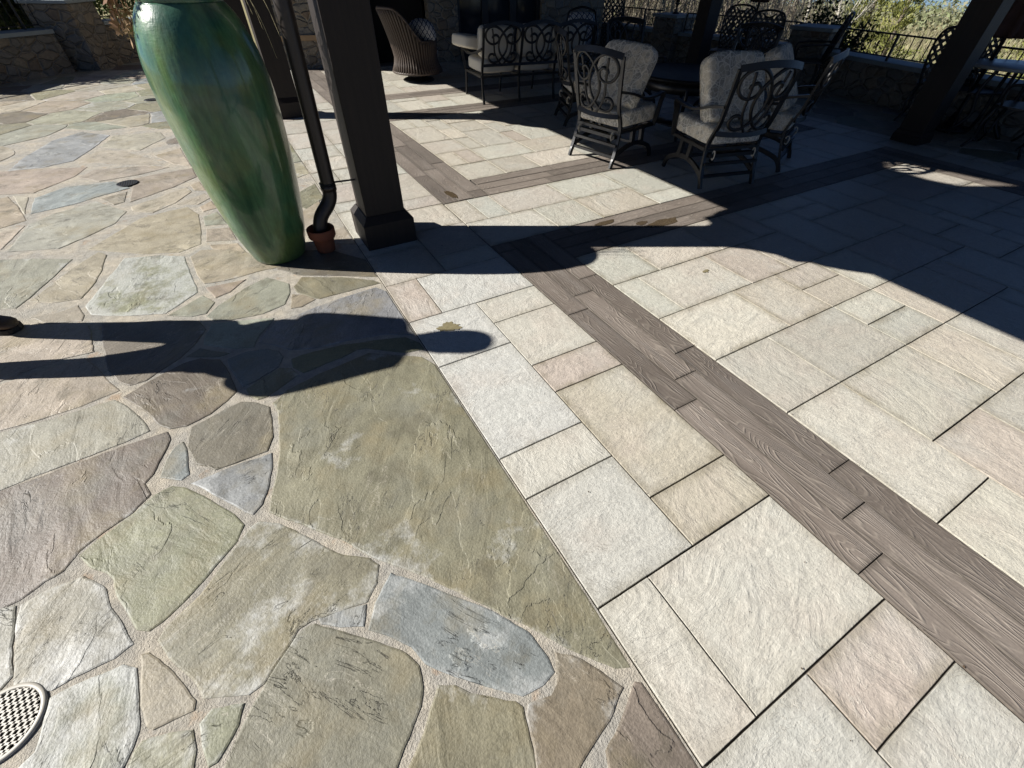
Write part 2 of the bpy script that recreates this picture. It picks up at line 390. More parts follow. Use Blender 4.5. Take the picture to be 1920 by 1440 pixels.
STONES = [
 ('P', 0, [(-1.383,1.771),(-1.288,1.768),(-1.105,1.782),(-0.916,1.796),(-0.725,1.797),(-0.717,1.748),(-0.748,1.655),(-0.775,1.579),(-0.805,1.544),(-0.781,1.476),(-0.837,1.423),(-0.918,1.387),(-0.992,1.337),(-1.03,1.279),(-1.078,1.269),(-1.137,1.234),(-1.237,1.222),(-1.264,1.228)]),
 ('G', 0.1, [(-1.429,2.139),(-1.358,2.144),(-1.17,2.134),(-0.943,2.145),(-0.899,2.081),(-0.84,1.972),(-0.791,1.851),(-0.883,1.831),(-1.069,1.816),(-1.292,1.792),(-1.388,1.795),(-1.463,2.135)]),
 ('L', 0, [(-1.55,2.531),(-1.432,2.532),(-1.313,2.563),(-1.095,2.573),(-1.044,2.469),(-0.983,2.322),(-0.928,2.214),(-1.076,2.18),(-1.233,2.169),(-1.365,2.178),(-1.474,2.184)]),
 ('L', 0, [(-1.694,3.186),(-1.393,3.071),(-1.158,2.96),(-1.116,2.913),(-1.078,2.684),(-1.068,2.627),(-1.192,2.637),(-1.321,2.613),(-1.441,2.58),(-1.56,2.578)]),
 ('D', 0, [(-1.047,2.898),(-0.894,2.826),(-0.734,2.767),(-0.568,2.664),(-0.537,2.559),(-0.594,2.443),(-0.671,2.348),(-0.755,2.285),(-0.812,2.24),(-0.879,2.234),(-0.926,2.29),(-0.979,2.409),(-0.999,2.53),(-1.022,2.706)]),
 ('P', 0, [(-0.901,2.15),(-0.839,2.186),(-0.754,2.235),(-0.648,2.287),(-0.574,2.285),(-0.49,2.228),(-0.46,2.121),(-0.438,1.989),(-0.436,1.933),(-0.477,1.886),(-0.548,1.836),(-0.646,1.806),(-0.708,1.823),(-0.75,1.875),(-0.794,1.973),(-0.85,2.074)]),
 ('B', 0, [(-0.443,2.212),(-0.362,2.226),(-0.259,2.2),(-0.206,2.155),(-0.196,2.095),(-0.23,2.027),(-0.325,1.979),(-0.396,1.953),(-0.415,2.038),(-0.437,2.132)]),
 ('O', 0, [(-0.63,2.34),(-0.571,2.378),(-0.441,2.265),(-0.487,2.266)]),
 ('G', 0, [(-0.499,2.597),(-0.358,2.548),(-0.187,2.484),(-0.229,2.424),(-0.281,2.351),(-0.318,2.264),(-0.407,2.298),(-0.546,2.411),(-0.535,2.475)]),
 ('B', 0, [(-0.283,2.282),(-0.236,2.371),(-0.161,2.44),(-0.048,2.457),(0.082,2.487),(0.249,2.51),(0.441,2.525),(0.479,2.454),(0.478,2.212),(0.479,2.028),(0.484,1.945),(0.442,1.969),(0.338,2.031),(0.225,2.061),(0.11,2.075),(-0.029,2.094),(-0.145,2.142),(-0.214,2.232)]),
 ('O', 0, [(-0.152,2.051),(-0.105,2.059),(0.101,2.038),(0.266,1.994),(0.43,1.936),(0.478,1.855),(0.486,1.794),(0.389,1.821),(0.294,1.894),(0.219,1.957),(0.163,1.967),(0.078,1.943),(-0.036,1.929),(-0.118,1.918),(-0.153,1.984)]),
 ('O', 0, [(-0.382,1.924),(-0.322,1.959),(-0.22,2.003),(-0.173,1.976),(-0.145,1.91),(-0.228,1.872),(-0.307,1.828),(-0.343,1.827),(-0.373,1.873)]),
 ('O2', 0.12, [(-0.269,1.692),(-0.283,1.758),(-0.212,1.812),(-0.051,1.858),(0.118,1.882),(0.209,1.901),(0.304,1.833),(0.447,1.734),(0.488,1.648),(0.488,0.954),(0.488,0.731),(0.486,0.273),(0.48,0.102),(0.442,0.122),(0.375,0.2),(0.326,0.273),(0.274,0.349),(0.218,0.422),(0.183,0.479),(0.122,0.558),(0.054,0.645),(-0.018,0.727),(-0.079,0.796),(-0.17,0.931),(-0.247,1.017),(-0.326,1.106),(-0.376,1.169),(-0.356,1.245),(-0.327,1.329),(-0.297,1.45)]),
 ('P2', 0, [(-0.621,1.778),(-0.55,1.799),(-0.47,1.827),(-0.419,1.838),(-0.358,1.8),(-0.309,1.745),(-0.312,1.649),(-0.322,1.548),(-0.352,1.482),(-0.446,1.48),(-0.547,1.481),(-0.608,1.552),(-0.639,1.665),(-0.631,1.737)]),
 ('B', 0.2, [(-0.631,1.453),(-0.499,1.455),(-0.339,1.452),(-0.344,1.398),(-0.378,1.285),(-0.409,1.219),(-0.437,1.191),(-0.459,1.216),(-0.512,1.292),(-0.572,1.38)]),
 ('B', 0, [(-0.739,1.55),(-0.718,1.623),(-0.689,1.692),(-0.664,1.705),(-0.653,1.666),(-0.65,1.51),(-0.671,1.498)]),
 ('O', 0.15, [(-0.98,1.31),(-0.911,1.354),(-0.839,1.399),(-0.763,1.455),(-0.705,1.469),(-0.663,1.44),(-0.575,1.323),(-0.516,1.238),(-0.476,1.158),(-0.509,1.105),(-0.561,1.056),(-0.616,1.004),(-0.679,0.962),(-0.739,0.932),(-0.767,0.922),(-0.796,0.941),(-0.824,1.016),(-0.859,1.102),(-0.872,1.159),(-0.891,1.196),(-0.946,1.252)]),
 ('O', 0.4, [(-0.421,1.139),(-0.366,1.096),(-0.273,0.98),(-0.187,0.861),(-0.11,0.799),(-0.088,0.765),(-0.111,0.714),(-0.153,0.671),(-0.229,0.689),(-0.322,0.705),(-0.365,0.699),(-0.41,0.652),(-0.478,0.597),(-0.515,0.593),(-0.627,0.642),(-0.643,0.695),(-0.706,0.803),(-0.738,0.871),(-0.714,0.897),(-0.623,0.949),(-0.525,1.052),(-0.448,1.13)]),
 ('B2', 0.3, [(-0.055,0.715),(0.018,0.633),(0.129,0.506),(0.208,0.406),(0.259,0.324),(0.274,0.245),(0.27,0.204),(0.231,0.196),(0.166,0.199),(0.113,0.252),(0.051,0.313),(-0.013,0.375),(-0.044,0.411),(-0.066,0.474),(-0.105,0.525),(-0.164,0.584),(-0.125,0.644)]),
 ('D2', 0.3, [(0.306,0.236),(0.34,0.207),(0.392,0.135),(0.424,0.072),(0.346,0.035),(0.286,0.019),(0.219,0.0),(0.148,-0.041),(0.095,-0.01),(0.142,0.081),(0.155,0.153),(0.169,0.17),(0.259,0.146),(0.287,0.195)]),
 ('D', 0, [(0.467,0.058),(0.477,0.051),(0.479,-0.051),(0.479,-0.161),(0.475,-0.237),(0.247,-0.108),(0.286,-0.05),(0.3,-0.021),(0.364,0.0),(0.419,0.031)]),
 ('O', 0, [(-0.036,0.335),(-0.001,0.312),(0.031,0.272),(0.092,0.223),(0.135,0.192),(0.147,0.174),(0.134,0.131),(0.115,0.059),(0.085,-0.016),(-0.222,0.159),(-0.169,0.208),(-0.108,0.249),(-0.071,0.295)]),
 ('G2', 0, [(-0.316,0.678),(-0.249,0.611),(-0.155,0.529),(-0.093,0.462),(-0.072,0.413),(-0.083,0.354),(-0.104,0.32),(-0.152,0.274),(-0.205,0.229),(-0.256,0.178),(-0.63,0.391),(-0.573,0.456),(-0.513,0.538),(-0.448,0.6),(-0.366,0.669),(-0.34,0.68)]),
 ('T', 0, [(-0.783,0.847),(-0.77,0.843),(-0.71,0.751),(-0.654,0.642),(-0.656,0.626),(-0.748,0.631),(-0.761,0.645),(-0.775,0.708)]),
 ('W', 0.75, [(-1.0,0.849),(-0.955,0.85),(-0.885,0.846),(-0.833,0.844),(-0.801,0.818),(-0.794,0.732),(-0.785,0.646),(-0.796,0.614),(-0.818,0.577),(-0.842,0.511),(-1.144,0.683),(-1.054,0.7),(-1.015,0.725),(-1.002,0.795)]),
 ('W', 0.65, [(-1.125,1.204),(-1.054,1.215),(-0.968,1.217),(-0.942,1.184),(-0.901,1.129),(-0.881,1.057),(-0.839,0.957),(-0.813,0.9),(-0.855,0.885),(-0.927,0.885),(-1.002,0.879),(-1.022,0.89),(-1.056,0.92),(-1.093,0.942),(-1.112,1.049),(-1.122,1.14)]),
 ('W', 0.5, [(-1.27,1.259),(-1.185,1.223),(-1.147,1.208),(-1.133,1.094),(-1.116,0.974),(-1.134,0.954),(-1.21,0.982)]),
 ('O', 0.1, [(-0.634,0.577),(-0.607,0.593),(-0.534,0.571),(-0.554,0.528),(-0.605,0.472),(-0.62,0.471),(-0.63,0.525)]),
 ('O', 0.3, [(-0.786,0.595),(-0.772,0.606),(-0.71,0.59),(-0.662,0.57),(-0.657,0.522),(-0.67,0.414),(-0.825,0.501)]),
 ('B', 0.2, [(-0.297,0.689),(-0.233,0.675),(-0.163,0.654),(-0.183,0.605),(-0.243,0.636),(-0.293,0.675)]),
 ('O', 0.9, [(-0.982,3.74),(-0.772,3.67),(-0.625,3.572),(-0.599,3.283),(-0.565,3.076),(-0.561,3.017),(-0.65,2.929),(-0.735,2.853),(-0.925,2.933),(-1.105,3.038),(-1.147,3.156),(-1.096,3.331),(-1.051,3.491)]),
 ('T', 0, [(-1.451,3.382),(-1.372,3.539),(-1.271,3.754),(-1.152,3.93),(-1.105,3.86),(-1.113,3.644),(-1.132,3.46),(-1.192,3.28),(-1.327,3.307)]),
 ('G', 0, [(-1.75,3.443),(-1.509,3.336),(-1.467,3.431),(-1.381,3.672),(-1.305,3.899),(-1.544,4.037),(-1.916,4.197)]),
 ('T', 0, [(-1.408,3.168),(-1.281,3.154),(-1.193,3.188),(-1.153,3.052),(-1.154,2.993),(-1.318,3.059)]),
 ('T', 0, [(-0.582,3.549),(-0.512,3.62),(-0.337,3.543),(-0.147,3.33),(-0.039,3.099),(-0.14,3.113),(-0.251,3.101),(-0.403,3.091),(-0.511,3.113),(-0.551,3.281)]),
 ('T', 0, [(-0.508,3.045),(-0.281,3.032),(-0.385,2.92),(-0.462,2.893)]),
 ('G', 0, [(-0.516,2.696),(-0.445,2.79),(-0.283,2.921),(-0.155,2.994),(-0.046,2.843),(-0.058,2.727),(-0.105,2.61),(-0.231,2.57),(-0.402,2.591),(-0.484,2.629)]),
 ('G', 0, [(-0.718,2.813),(-0.666,2.847),(-0.534,2.953),(-0.48,2.836),(-0.529,2.734),(-0.598,2.741)]),
 ('O', 0, [(-0.016,2.783),(0.051,2.881),(0.277,2.758),(0.451,2.616),(0.48,2.57),(0.299,2.574),(0.1,2.571),(0.059,2.607),(-0.002,2.717)]),
 ('T', 0, [(-0.041,2.696),(0.02,2.656),(0.068,2.575),(-0.018,2.536),(-0.072,2.546)]),
 ('D', 0, [(-0.131,3.34),(0.1,3.287),(0.303,3.177),(0.48,2.918),(0.486,2.659),(0.037,2.936),(-0.07,3.075)]),
 ('G', 0, [(-1.712,4.253),(-1.661,4.725),(-1.539,4.889),(-1.263,5.031),(-1.028,4.675),(-1.097,4.443),(-1.263,4.268),(-1.408,4.143)]),
 ('T', 0, [(-1.213,4.019),(-1.044,4.263),(-0.911,4.457),(-0.587,4.538),(-0.511,4.324),(-0.507,4.015),(-0.515,3.734),(-0.656,3.67),(-0.871,3.76)]),
 ('B', 0.2, [(-1.73,5.375),(-1.532,5.569),(-1.171,5.531),(-1.031,5.272),(-1.238,5.18),(-1.434,5.057),(-1.695,4.985)]),
 ('T', 0, [(-2.194,5.464),(-1.94,5.514),(-1.806,5.155),(-1.709,4.841),(-1.852,4.763),(-2.031,4.724)]),
 ('L', 0, [(-2.004,4.6),(-1.83,4.646),(-1.698,4.713),(-1.762,4.317),(-1.942,4.315)]),
 ('T', 0, [(-1.231,5.094),(-1.047,5.178),(-1.057,4.92),(-1.12,4.888)]),
 ('L', 0, [(-1.905,5.523),(-1.791,5.434),(-1.742,4.998),(-1.804,5.204)]),
 ('T', 0, [(-1.004,5.522),(-0.795,5.577),(-0.517,5.606),(-0.493,5.317),(-0.683,5.117),(-1.005,4.892)]),
 ('L', 0, [(-0.991,4.768),(-0.576,5.045),(-0.545,4.91),(-0.677,4.69),(-0.832,4.545),(-0.975,4.659)]),
 ('L', 0, [(-0.653,4.651),(-0.442,4.812),(-0.402,4.678),(-0.506,4.56)]),
 ('T', 0, [(-0.536,5.1),(-0.472,5.159),(-0.426,4.876),(-0.51,4.935)]),
 ('T', 0, [(-0.485,4.496),(-0.399,4.581),(-0.364,4.406),(-0.466,4.373)]),
 ('G', 0, [(-0.467,4.253),(-0.37,4.309),(-0.315,4.021),(-0.464,4.068)]),
 ('T', 0, [(-0.46,3.99),(-0.307,3.929),(-0.278,3.685),(-0.471,3.759)]),
 ('T', 0, [(-0.451,3.68),(-0.277,3.615),(-0.224,3.39),(-0.437,3.616)]),
 ('L', 0, [(-1.462,5.814),(-1.361,5.998),(-0.892,5.894),(-0.722,5.75),(-0.974,5.639),(-1.285,5.607)]),
 ('L', 0, [(-2.389,6.355),(-2.151,6.346),(-1.868,6.301),(-1.434,6.126),(-1.506,5.87),(-1.766,5.533),(-2.015,5.623),(-2.227,5.613)]),
 ('B', 0.3, [(-2.082,6.344),(-2.041,6.745),(-1.874,7.389),(-1.637,7.664),(-1.336,7.354),(-1.454,6.83),(-1.581,6.426),(-1.817,6.328)]),
 ('L', 0, [(-1.55,6.391),(-1.379,6.747),(-1.143,6.559),(-0.898,6.145),(-0.76,5.862),(-1.13,6.075)]),
 ('L', 0, [(-1.379,6.856),(-1.29,7.305),(-0.814,7.239),(-0.762,6.932),(-0.998,6.526)]),
 ('L', 0, [(-0.852,6.241),(-0.61,6.411),(-0.525,5.682),(-0.67,5.833)]),
 ('O', 0, [(0.303,4.429),(0.476,4.592),(0.47,4.198),(0.296,4.026),(0.259,4.136)]),
 ('L', 0, [(0.228,3.963),(0.421,4.142),(0.408,3.891),(0.315,3.593),(0.187,3.641)]),
]

# ------------------------------------------------------------------ the ground
EDGE = .494           # straight seam between flagstone and pavers (runs along y)
XR = 7.17             # far seam, flagstone again beyond it
def terr(x, y):
    inside = max(-9.3-x, x-9.5, -7.5-y, y-14.0, 0)
    if inside <= 0: return -.35
    d = math.hypot(x, y)
    if x > 9.5 or (y > 9 and x > 6):
        h = -.55-.05*inside
        if d > 45: h += min(1.0, (d-45)/120)*1.5
        return h + .18*noise.noise(Vector((x*.06, y*.06, 0)))*min(1, inside/6)
    return -.35 + min(inside, 6)*.06 + .2*noise.noise(Vector((x*.1, y*.1, 4)))*min(1, inside/4)
def make_terrain():
    m = MB(); xs = []
    g = [-400,-200,-100,-60,-40,-30] + [-24+1.2*i for i in range(71)] + [64,70,78,88,100,115,135,160,200,260,400,700]
    n = len(g); vs = [(x, y, terr(x, y)) for y in g for x in g]
    fs = [(j*n+i, j*n+i+1, (j+1)*n+i+1, (j+1)*n+i) for j in range(n-1) for i in range(n-1)]
    m.add(vs, fs, True); struct(m.build('ground', DIRT))
make_terrain()

# bedding slabs under the paving: one mortar sheet each side, dark sand under the pavers
m = MB(); m.box((-4.403, 3, -.12), (9.794, 21, .24)); struct(m.build('flagstone_bedding', MORTAR))
m = MB(); m.box((8.33, 3, -.12), (2.32, 21, .24)); struct(m.build('terrace_bedding', MORTAR))
m = MB(); m.box(((EDGE+XR)/2, 3, -.127), (XR-EDGE, 21, .246)); struct(m.build('paver_bedding', JOINT))

STONE_COL = dict(O=(.222,.215,.142), O2=(.24,.222,.155), G=(.3,.3,.235), G2=(.235,.228,.17), P=(.158,.125,.096), P2=(.175,.15,.112), B=(.245,.258,.25),
                 B2=(.2,.212,.205), T=(.33,.285,.212), L=(.385,.34,.268), D=(.18,.156,.12), D2=(.2,.172,.122), W=(.25,.24,.2))
def wobble(poly, step, amp, seed):
    out = []; n = len(poly)
    for i in range(n):
        a = Vector(poly[i]); b = Vector(poly[(i+1) % n]); L = (b-a).length; k = max(1, int(L/step))
        nr = Vector((-(b-a).y, (b-a).x)); nr = nr.normalized() if nr.length > 0 else nr
        for j in range(k):
            p = a.lerp(b, j/k)
            o = noise.noise(Vector((p.x*9, p.y*9, seed)))*amp + noise.noise(Vector((p.x*34, p.y*34, seed+5)))*amp*.5
            if p.x > EDGE-.03 and p.x < EDGE+.05: o = 0
            out.append(p + nr*o)
    return out
def area(p): return .5*sum(p[i][0]*p[(i+1) % len(p)][1]-p[(i+1) % len(p)][0]*p[i][1] for i in range(len(p)))
def inset(p, d):
    n = len(p); out = []
    for i in range(n):
        a, b, c = Vector(p[i-1]), Vector(p[i]), Vector(p[(i+1) % n])
        e = (b-a); g = (c-b); n1 = Vector((-e.y, e.x)); n2 = Vector((-g.y, g.x))
        if n1.length > 1e-7: n1.normalize()
        if n2.length > 1e-7: n2.normalize()
        t = n1+n2
        if t.length > 1e-6: t.normalize()
        out.append(b+t*d)
    return out
def put_stone(mb, poly, col, eff, rs, top=.0036):
    poly = [Vector(q) for q in poly]
    if area(poly) < 0: poly = poly[::-1]
    i1 = inset(poly, .002); i2 = inset(poly, .007)
    tx, ty = rs.uniform(-.002, .002), rs.uniform(-.002, .002); c0 = sum(poly, Vector((0, 0)))/len(poly)
    av = sum((q-c0).length for q in poly)/len(poly); tt = min(.5, .05/av); i3 = [q.lerp(c0, tt) for q in i2]
    n = len(poly); vs = []
    for ring, z in ((poly, -.004), (i1, top*.6), (i2, top), (i3, top)):
        for q in ring: vs.append((q.x, q.y, z if z < 0 else z+(q.x-c0.x)*tx+(q.y-c0.y)*ty+.0012*noise.noise(Vector((q.x*14, q.y*14, 3)))))
    bm = bmesh.new(); V = [bm.verts.new(v) for v in vs]
    for a in (0, n, 2*n):
        for i in range(n): bm.faces.new((V[a+i], V[a+(i+1) % n], V[a+n+(i+1) % n], V[a+n+i]))
    f = bm.faces.new(V[3*n:]); bmesh.ops.triangulate(bm, faces=[f])
    k = len(bm.verts); mb.frombm(bm, False)
    rnd = (rs.uniform(0, 60), rs.uniform(0, 60), rs.uniform(0, 6.28)); v = rs.uniform(.76, .97)*(1.12 if c0.y > 4 else 1)  # farther stones lightened: grazing glare put into their colour
    cc = tuple(q*v*rs.uniform(.96, 1.04) for q in col)
    mb.at.setdefault('scol', ('FLOAT_COLOR', []))[1].extend([cc]*k)
    mb.at.setdefault('srnd', ('FLOAT_VECTOR', []))[1].extend([rnd]*k)
    mb.at.setdefault('sedge', ('FLOAT', []))[1].extend([1]*(3*n)+[0]*(k-3*n))
    mb.at.setdefault('seff', ('FLOAT', []))[1].extend([eff]*k)
def clip(poly, nx, ny, d):       # keep n.p <= d
    out = []
    for i in range(len(poly)):
        a, b = poly[i], poly[(i+1) % len(poly)]
        da, db = nx*a[0]+ny*a[1]-d, nx*b[0]+ny*b[1]-d
        if da <= 0: out.append(a)
        if (da < 0 < db) or (db < 0 < da):
            t = da/(da-db); out.append((a[0]+(b[0]-a[0])*t, a[1]+(b[1]-a[1])*t))
    return out
def inpoly(p, poly):
    r = False; n = len(poly)
    for i in range(n):
        a, b = poly[i], poly[i-1]
        if (a[1] > p[1]) != (b[1] > p[1]) and p[0] < (b[0]-a[0])*(p[1]-a[1])/(b[1]-a[1])+a[0]: r = not r
    return r
def voronoi_fill(mb, x0, x1, y0, y1, n, traced, rs, joint=.024, mind=.3):
    guard = []
    for poly in traced:
        P = [Vector(q) for q in poly]
        if area(P) < 0: P = P[::-1]
        I = inset(P, .035)
        for i in range(len(I)):
            a, b = I[i], I[(i+1) % len(I)]; k = max(1, int((b-a).length/.07))
            for j in range(k):
                q = a.lerp(b, j/k); guard.append((q.x, q.y))
    seeds = []; tries = 0
    def near(q, pts, d): return any((q[0]-s[0])**2+((q[1]-s[1])*.8)**2 < d*d for s in pts)
    while len(seeds) < n and tries < n*40:
        tries += 1; q = (rs.uniform(x0, x1), rs.uniform(y0, y1))
        if near(q, seeds, rs.choice((mind, mind*1.25, mind*.75))) or near(q, guard, .1): continue
        if any(inpoly(q, t) for t in traced): continue
        seeds.append(q)
    types = 'O G T L T L P B G O T L L W D'.split()
    for s in seeds:
        cell = [(x0, y0), (x1, y0), (x1, y1), (x0, y1)]
        for o in seeds+guard:
            if o is s: continue
            dx, dy = o[0]-s[0], o[1]-s[1]; d2 = dx*dx+dy*dy
            if d2 > 4 or d2 == 0: continue
            l = math.sqrt(d2); nx, ny = dx/l, dy/l
            cell = clip(cell, nx, ny, nx*s[0]+ny*s[1]+l/2-joint/2)
            if len(cell) < 3: break
        if len(cell) < 3: continue
        cl = [cell[0]]
        for q in cell[1:]:
            if (q[0]-cl[-1][0])**2+(q[1]-cl[-1][1])**2 > .03**2: cl.append(q)
        if len(cl) < 3 or abs(area(cl)) < .006: continue
        t = rs.choice(types)
        put_stone(mb, wobble(cl, .07, .016, s[0]*3), STONE_COL[t], .55 if t == 'W' else rs.choice((0, 0, .1, .25)), rs)
rs = random.Random(5)
mb = MB(); traced = []
for t, e, poly in STONES:
    P = [Vector(q) for q in poly]
    if area(P) < 0: P = P[::-1]
    P = [Vector((min(q.x, EDGE-.004), q.y)) for q in inset(P, -.0085)]
    traced.append([tuple(q) for q in P])
    put_stone(mb, wobble(P, .022, .0055, len(traced)*1.7), STONE_COL[t], e, rs)
voronoi_fill(mb, -4.6, EDGE-.004, -1.5, 13.2, 230, traced, rs, .015, .4)
struct(mb.build('flagstone_paving', FLAG))
mb = MB(); voronoi_fill(mb, XR+.01, 9.45, -2, 10, 110, [], rs, .022, .36)
struct(mb.build('terrace_flagstone', FLAG))

# --- concrete pavers on a regular module
PC = [(.44,.395,.345), (.465,.43,.365), (.435,.435,.385), (.46,.445,.385), (.48,.46,.4), (.445,.43,.38), (.46,.425,.37), (.455,.45,.395), (.43,.405,.35)]
pm = MB()
def put_slab(x0, y0, x1, y1, rs, gap=.0065, top=.0055, tint=None):
    z = top + rs.uniform(-.0012, .0012); gx = gap/2
    rings = []
    for d, zz in ((0, -.01), (.0, z-.001), (.0012, z), (.045, z+.0002)):
        a, b, c, d_ = x0+gx+d, y0+gx+d, x1-gx-d, y1-gx-d; r = []
        k = 7
        for (p, q) in (((a,b),(c,b)), ((c,b),(c,d_)), ((c,d_),(a,d_)), ((a,d_),(a,b))):
            for i in range(k):
                t = i/k; X, Y = p[0]+(q[0]-p[0])*t, p[1]+(q[1]-p[1])*t
                w = .0012*noise.noise(Vector((X*30, Y*30, 1)))
                r.append((X+w, Y+w, zz + (.0008*noise.noise(Vector((X*12, Y*12, 9))) if zz > 0 else 0)))
        rings.append(r)
    n = len(rings[0]); vs = [v for r in rings for v in r]
    fs = [(a*n+i, a*n+(i+1) % n, (a+1)*n+(i+1) % n, (a+1)*n+i) for a in range(3) for i in range(n)] + [tuple(3*n+i for i in range(n))]
    pm.add(vs, fs)
    rnd = (rs.uniform(0, 60), rs.uniform(0, 60), rs.choice((.2, 1.4, 1.7, .4, 3.0))); col = rs.choice(PC); v = rs.uniform(.86, 1.1); dd = rs.choice((.35, .7, 1, 1))
    if tint: col, v, dd = tint[:3], 1.0, tint[3]
    if x0 > 1.8: col = (col[0]*1.0, col[1]*.985, col[2]*.96)
    pm.at.setdefault('scol', ('FLOAT_COLOR', []))[1].extend([tuple(c*v for c in col)]*(4*n))
    pm.at.setdefault('srnd', ('FLOAT_VECTOR', []))[1].extend([rnd]*(4*n))
    pm.at.setdefault('sdirt', ('FLOAT', []))[1].extend([dd]*(3*n)+[0]*n)
def field(x0, y0, x1, y1, nx, ny, fixed, rs, j0=0, holes=()):
    ux, uy = (x1-x0)/nx, (y1-y0)/ny; used = set()
    def lay(i, j, a, b):
        for q in range(i, a):
            for w in range(j, b): used.add((q, w))
        put_slab(x0+i*ux, y0+j*uy, x0+a*ux, y0+b*uy, rs)
    for (i, j, a, b) in fixed: lay(i, j-j0, a, b-j0)
    sizes = [(2,2),(3,2),(2,3),(2,1),(1,2),(2,2),(3,2),(2,3)]
    for j in range(ny):
        for i in range(nx):
            if (i, j) in used: continue
            opts = sizes[:]; rs.shuffle(opts)
            for a, b in opts+[(1,2),(2,1),(1,1)]:
                if i+a <= nx and j+b <= ny and all((q, w) not in used for q in range(i, i+a) for w in range(j, j+b)):
                    # avoid leaving one-wide slivers at the ends where possible
                    if (a, b) != (1, 1) and (nx-(i+a) == 1 and a != 2): continue
                    lay(i, j, i+a, j+b); break
            else: lay(i, j, i+1, j+1)
rp = random.Random(11)
# two border columns beside the flagstone: laid exactly as in the photograph
X = [EDGE+.002, .708, .928, 1.145, 1.352]
WG, CW, TN, PK, GY = (.47,.465,.43,.35), (.475,.455,.395,.5), (.42,.385,.31,1), (.42,.365,.315,.9), (.445,.435,.39,.6)
TINTS = [GY, CW, WG, WG, PK, WG, TN, TN, PK, CW, CW, CW, CW, GY, PK, GY]
for a, tn in zip([(X[0],.275,X[2],.733), (X[0],.733,X[2],.951), (X[0],.951,X[2],1.613), (X[0],1.613,X[2],2.055), (X[0],2.055,X[1],2.5), (X[1],2.055,X[4],2.5),
          (X[2],.275,X[4],.5), (X[2],.5,X[4],1.17), (X[2],1.17,X[4],1.39), (X[2],1.39,X[4],1.815), (X[2],1.815,X[4],2.055),
          (X[0],-.17,X[1],.275), (X[1],-.17,X[4],.275), (X[0],-.82,X[2],-.17), (X[2],-.377,X[4],-.17), (X[2],-.82,X[4],-.377)], TINTS): put_slab(*a, rp, tint=tn)
field(X[0], 2.5, X[4], 2.5+.2165*40, 4, 40, [(0,0,2,2),(2,0,4,1),(2,1,4,3),(0,2,2,3)], rp)
field(X[0], -4.28, X[4], -.82, 4, 16, [], rp)
# the framed panels: bands of wood-grain planks round fields of pavers
BX0, BX1, CX0, CX1 = 1.355, 1.805, 6.205, 6.655
H = [(2.235, 2.67), (3.56, 3.985), (6.43, 6.86), (7.66, 8.03), (10.6, 11.05)]
FA = [(0,0,2,2),(2,0,5,2),(5,0,7,1),(5,1,7,2),(0,2,3,4),(3,2,5,4),(5,2,7,3),(5,3,7,4),(7,0,10,2),(7,2,9,4),(0,-3,2,0),(2,-2,5,0),(5,-2,7,0),(7,-2,10,0),(2,-4,4,-2),(4,-4,7,-2),
      (0,-6,2,-3),(7,-4,9,-2),(1,4,4,6),(0,4,1,6),(4,4,6,6),(6,4,8,6),(0,6,2,8),(2,6,5,8),(5,6,7,8)]
field(BX1+.003, .54-.2145*20, CX0-.003, .54+.2115*8, 21, 28, FA, rp, -20)
field(BX0+.003, H[0][1]+.003, CX1-.003, H[1][0]-.003, 25, 4, [(0,0,3,2),(3,0,5,2),(5,0,8,2)], rp)
field(BX1+.003, H[1][1]+.003, CX0-.003, H[2][0]-.003, 21, 11, [], rp)
field(BX0+.003, H[2][1]+.003, CX1-.003, H[3][0]-.003, 25, 4, [], rp)
field(BX1+.003, H[3][1]+.003, CX0-.003, H[4][0]-.003, 21, 12, [], rp)
field(CX1+.003, -4.2, XR-.004, 11.1, 3, 72, [], rp)
struct(pm.build('paver_paving', PAVER))

wm = MB()
def put_plank(x0, y0, x1, y1, along, rs):
    g = .002; z = .0062 + rs.uniform(-.001, .001); rings = []
    L = 14
    for d, zz in ((0, -.01), (0, z-.001), (.0015, z), (.02, z)):
        a, b, c, d_ = x0+g+d, y0+g+d, x1-g-d, y1-g-d; r = []
        for (p, q) in (((a,b),(c,b)), ((c,b),(c,d_)), ((c,d_),(a,d_)), ((a,d_),(a,b))):
            for i in range(6): t = i/6; r.append((p[0]+(q[0]-p[0])*t, p[1]+(q[1]-p[1])*t, zz))
        rings.append(r)
    n = len(rings[0]); vs = [v for r in rings for v in r]
    wm.add(vs, [(a*n+i, a*n+(i+1) % n, (a+1)*n+(i+1) % n, (a+1)*n+i) for a in range(3) for i in range(n)] + [tuple(3*n+i for i in range(n))])
    o = (rs.uniform(0, 80), rs.uniform(0, 80), rs.uniform(0, 9))
    wm.at.setdefault('puv', ('FLOAT_VECTOR', []))[1].extend([((v[1], v[0], 0) if along == 'y' else (v[0], v[1], 0)) for v in vs])
    a = wm.at['puv'][1]
    for i in range(len(a)-len(vs), len(a)): a[i] = (a[i][0]+o[0], a[i][1]+o[1], o[2])
    wm.at.setdefault('sdirt', ('FLOAT', []))[1].extend([1]*(3*n)+[0]*n)
def band_y(x0, x1, y0, y1, offs, rs, LEN=.875):
    w = (x1-x0)/3
    for k in range(3):
        y = offs[k]
        while y > y0: y -= LEN
        while y < y1:
            a, b = max(y, y0), min(y+LEN, y1)
            if b-a > .02: put_plank(x0+k*w, a, x0+(k+1)*w, b, 'y', rs)
            y += LEN
def band_x(y0, y1, x0, x1, offs, rs, LEN=.875):
    w = (y1-y0)/3
    for k in range(3):
        x = offs[k]
        while x > x0: x -= LEN
        while x < x1:
            a, b = max(x, x0), min(x+LEN, x1)
            if b-a > .02: put_plank(a, y0+k*w, b, y0+(k+1)*w, 'x', rs)
            x += LEN
rw = random.Random(3)
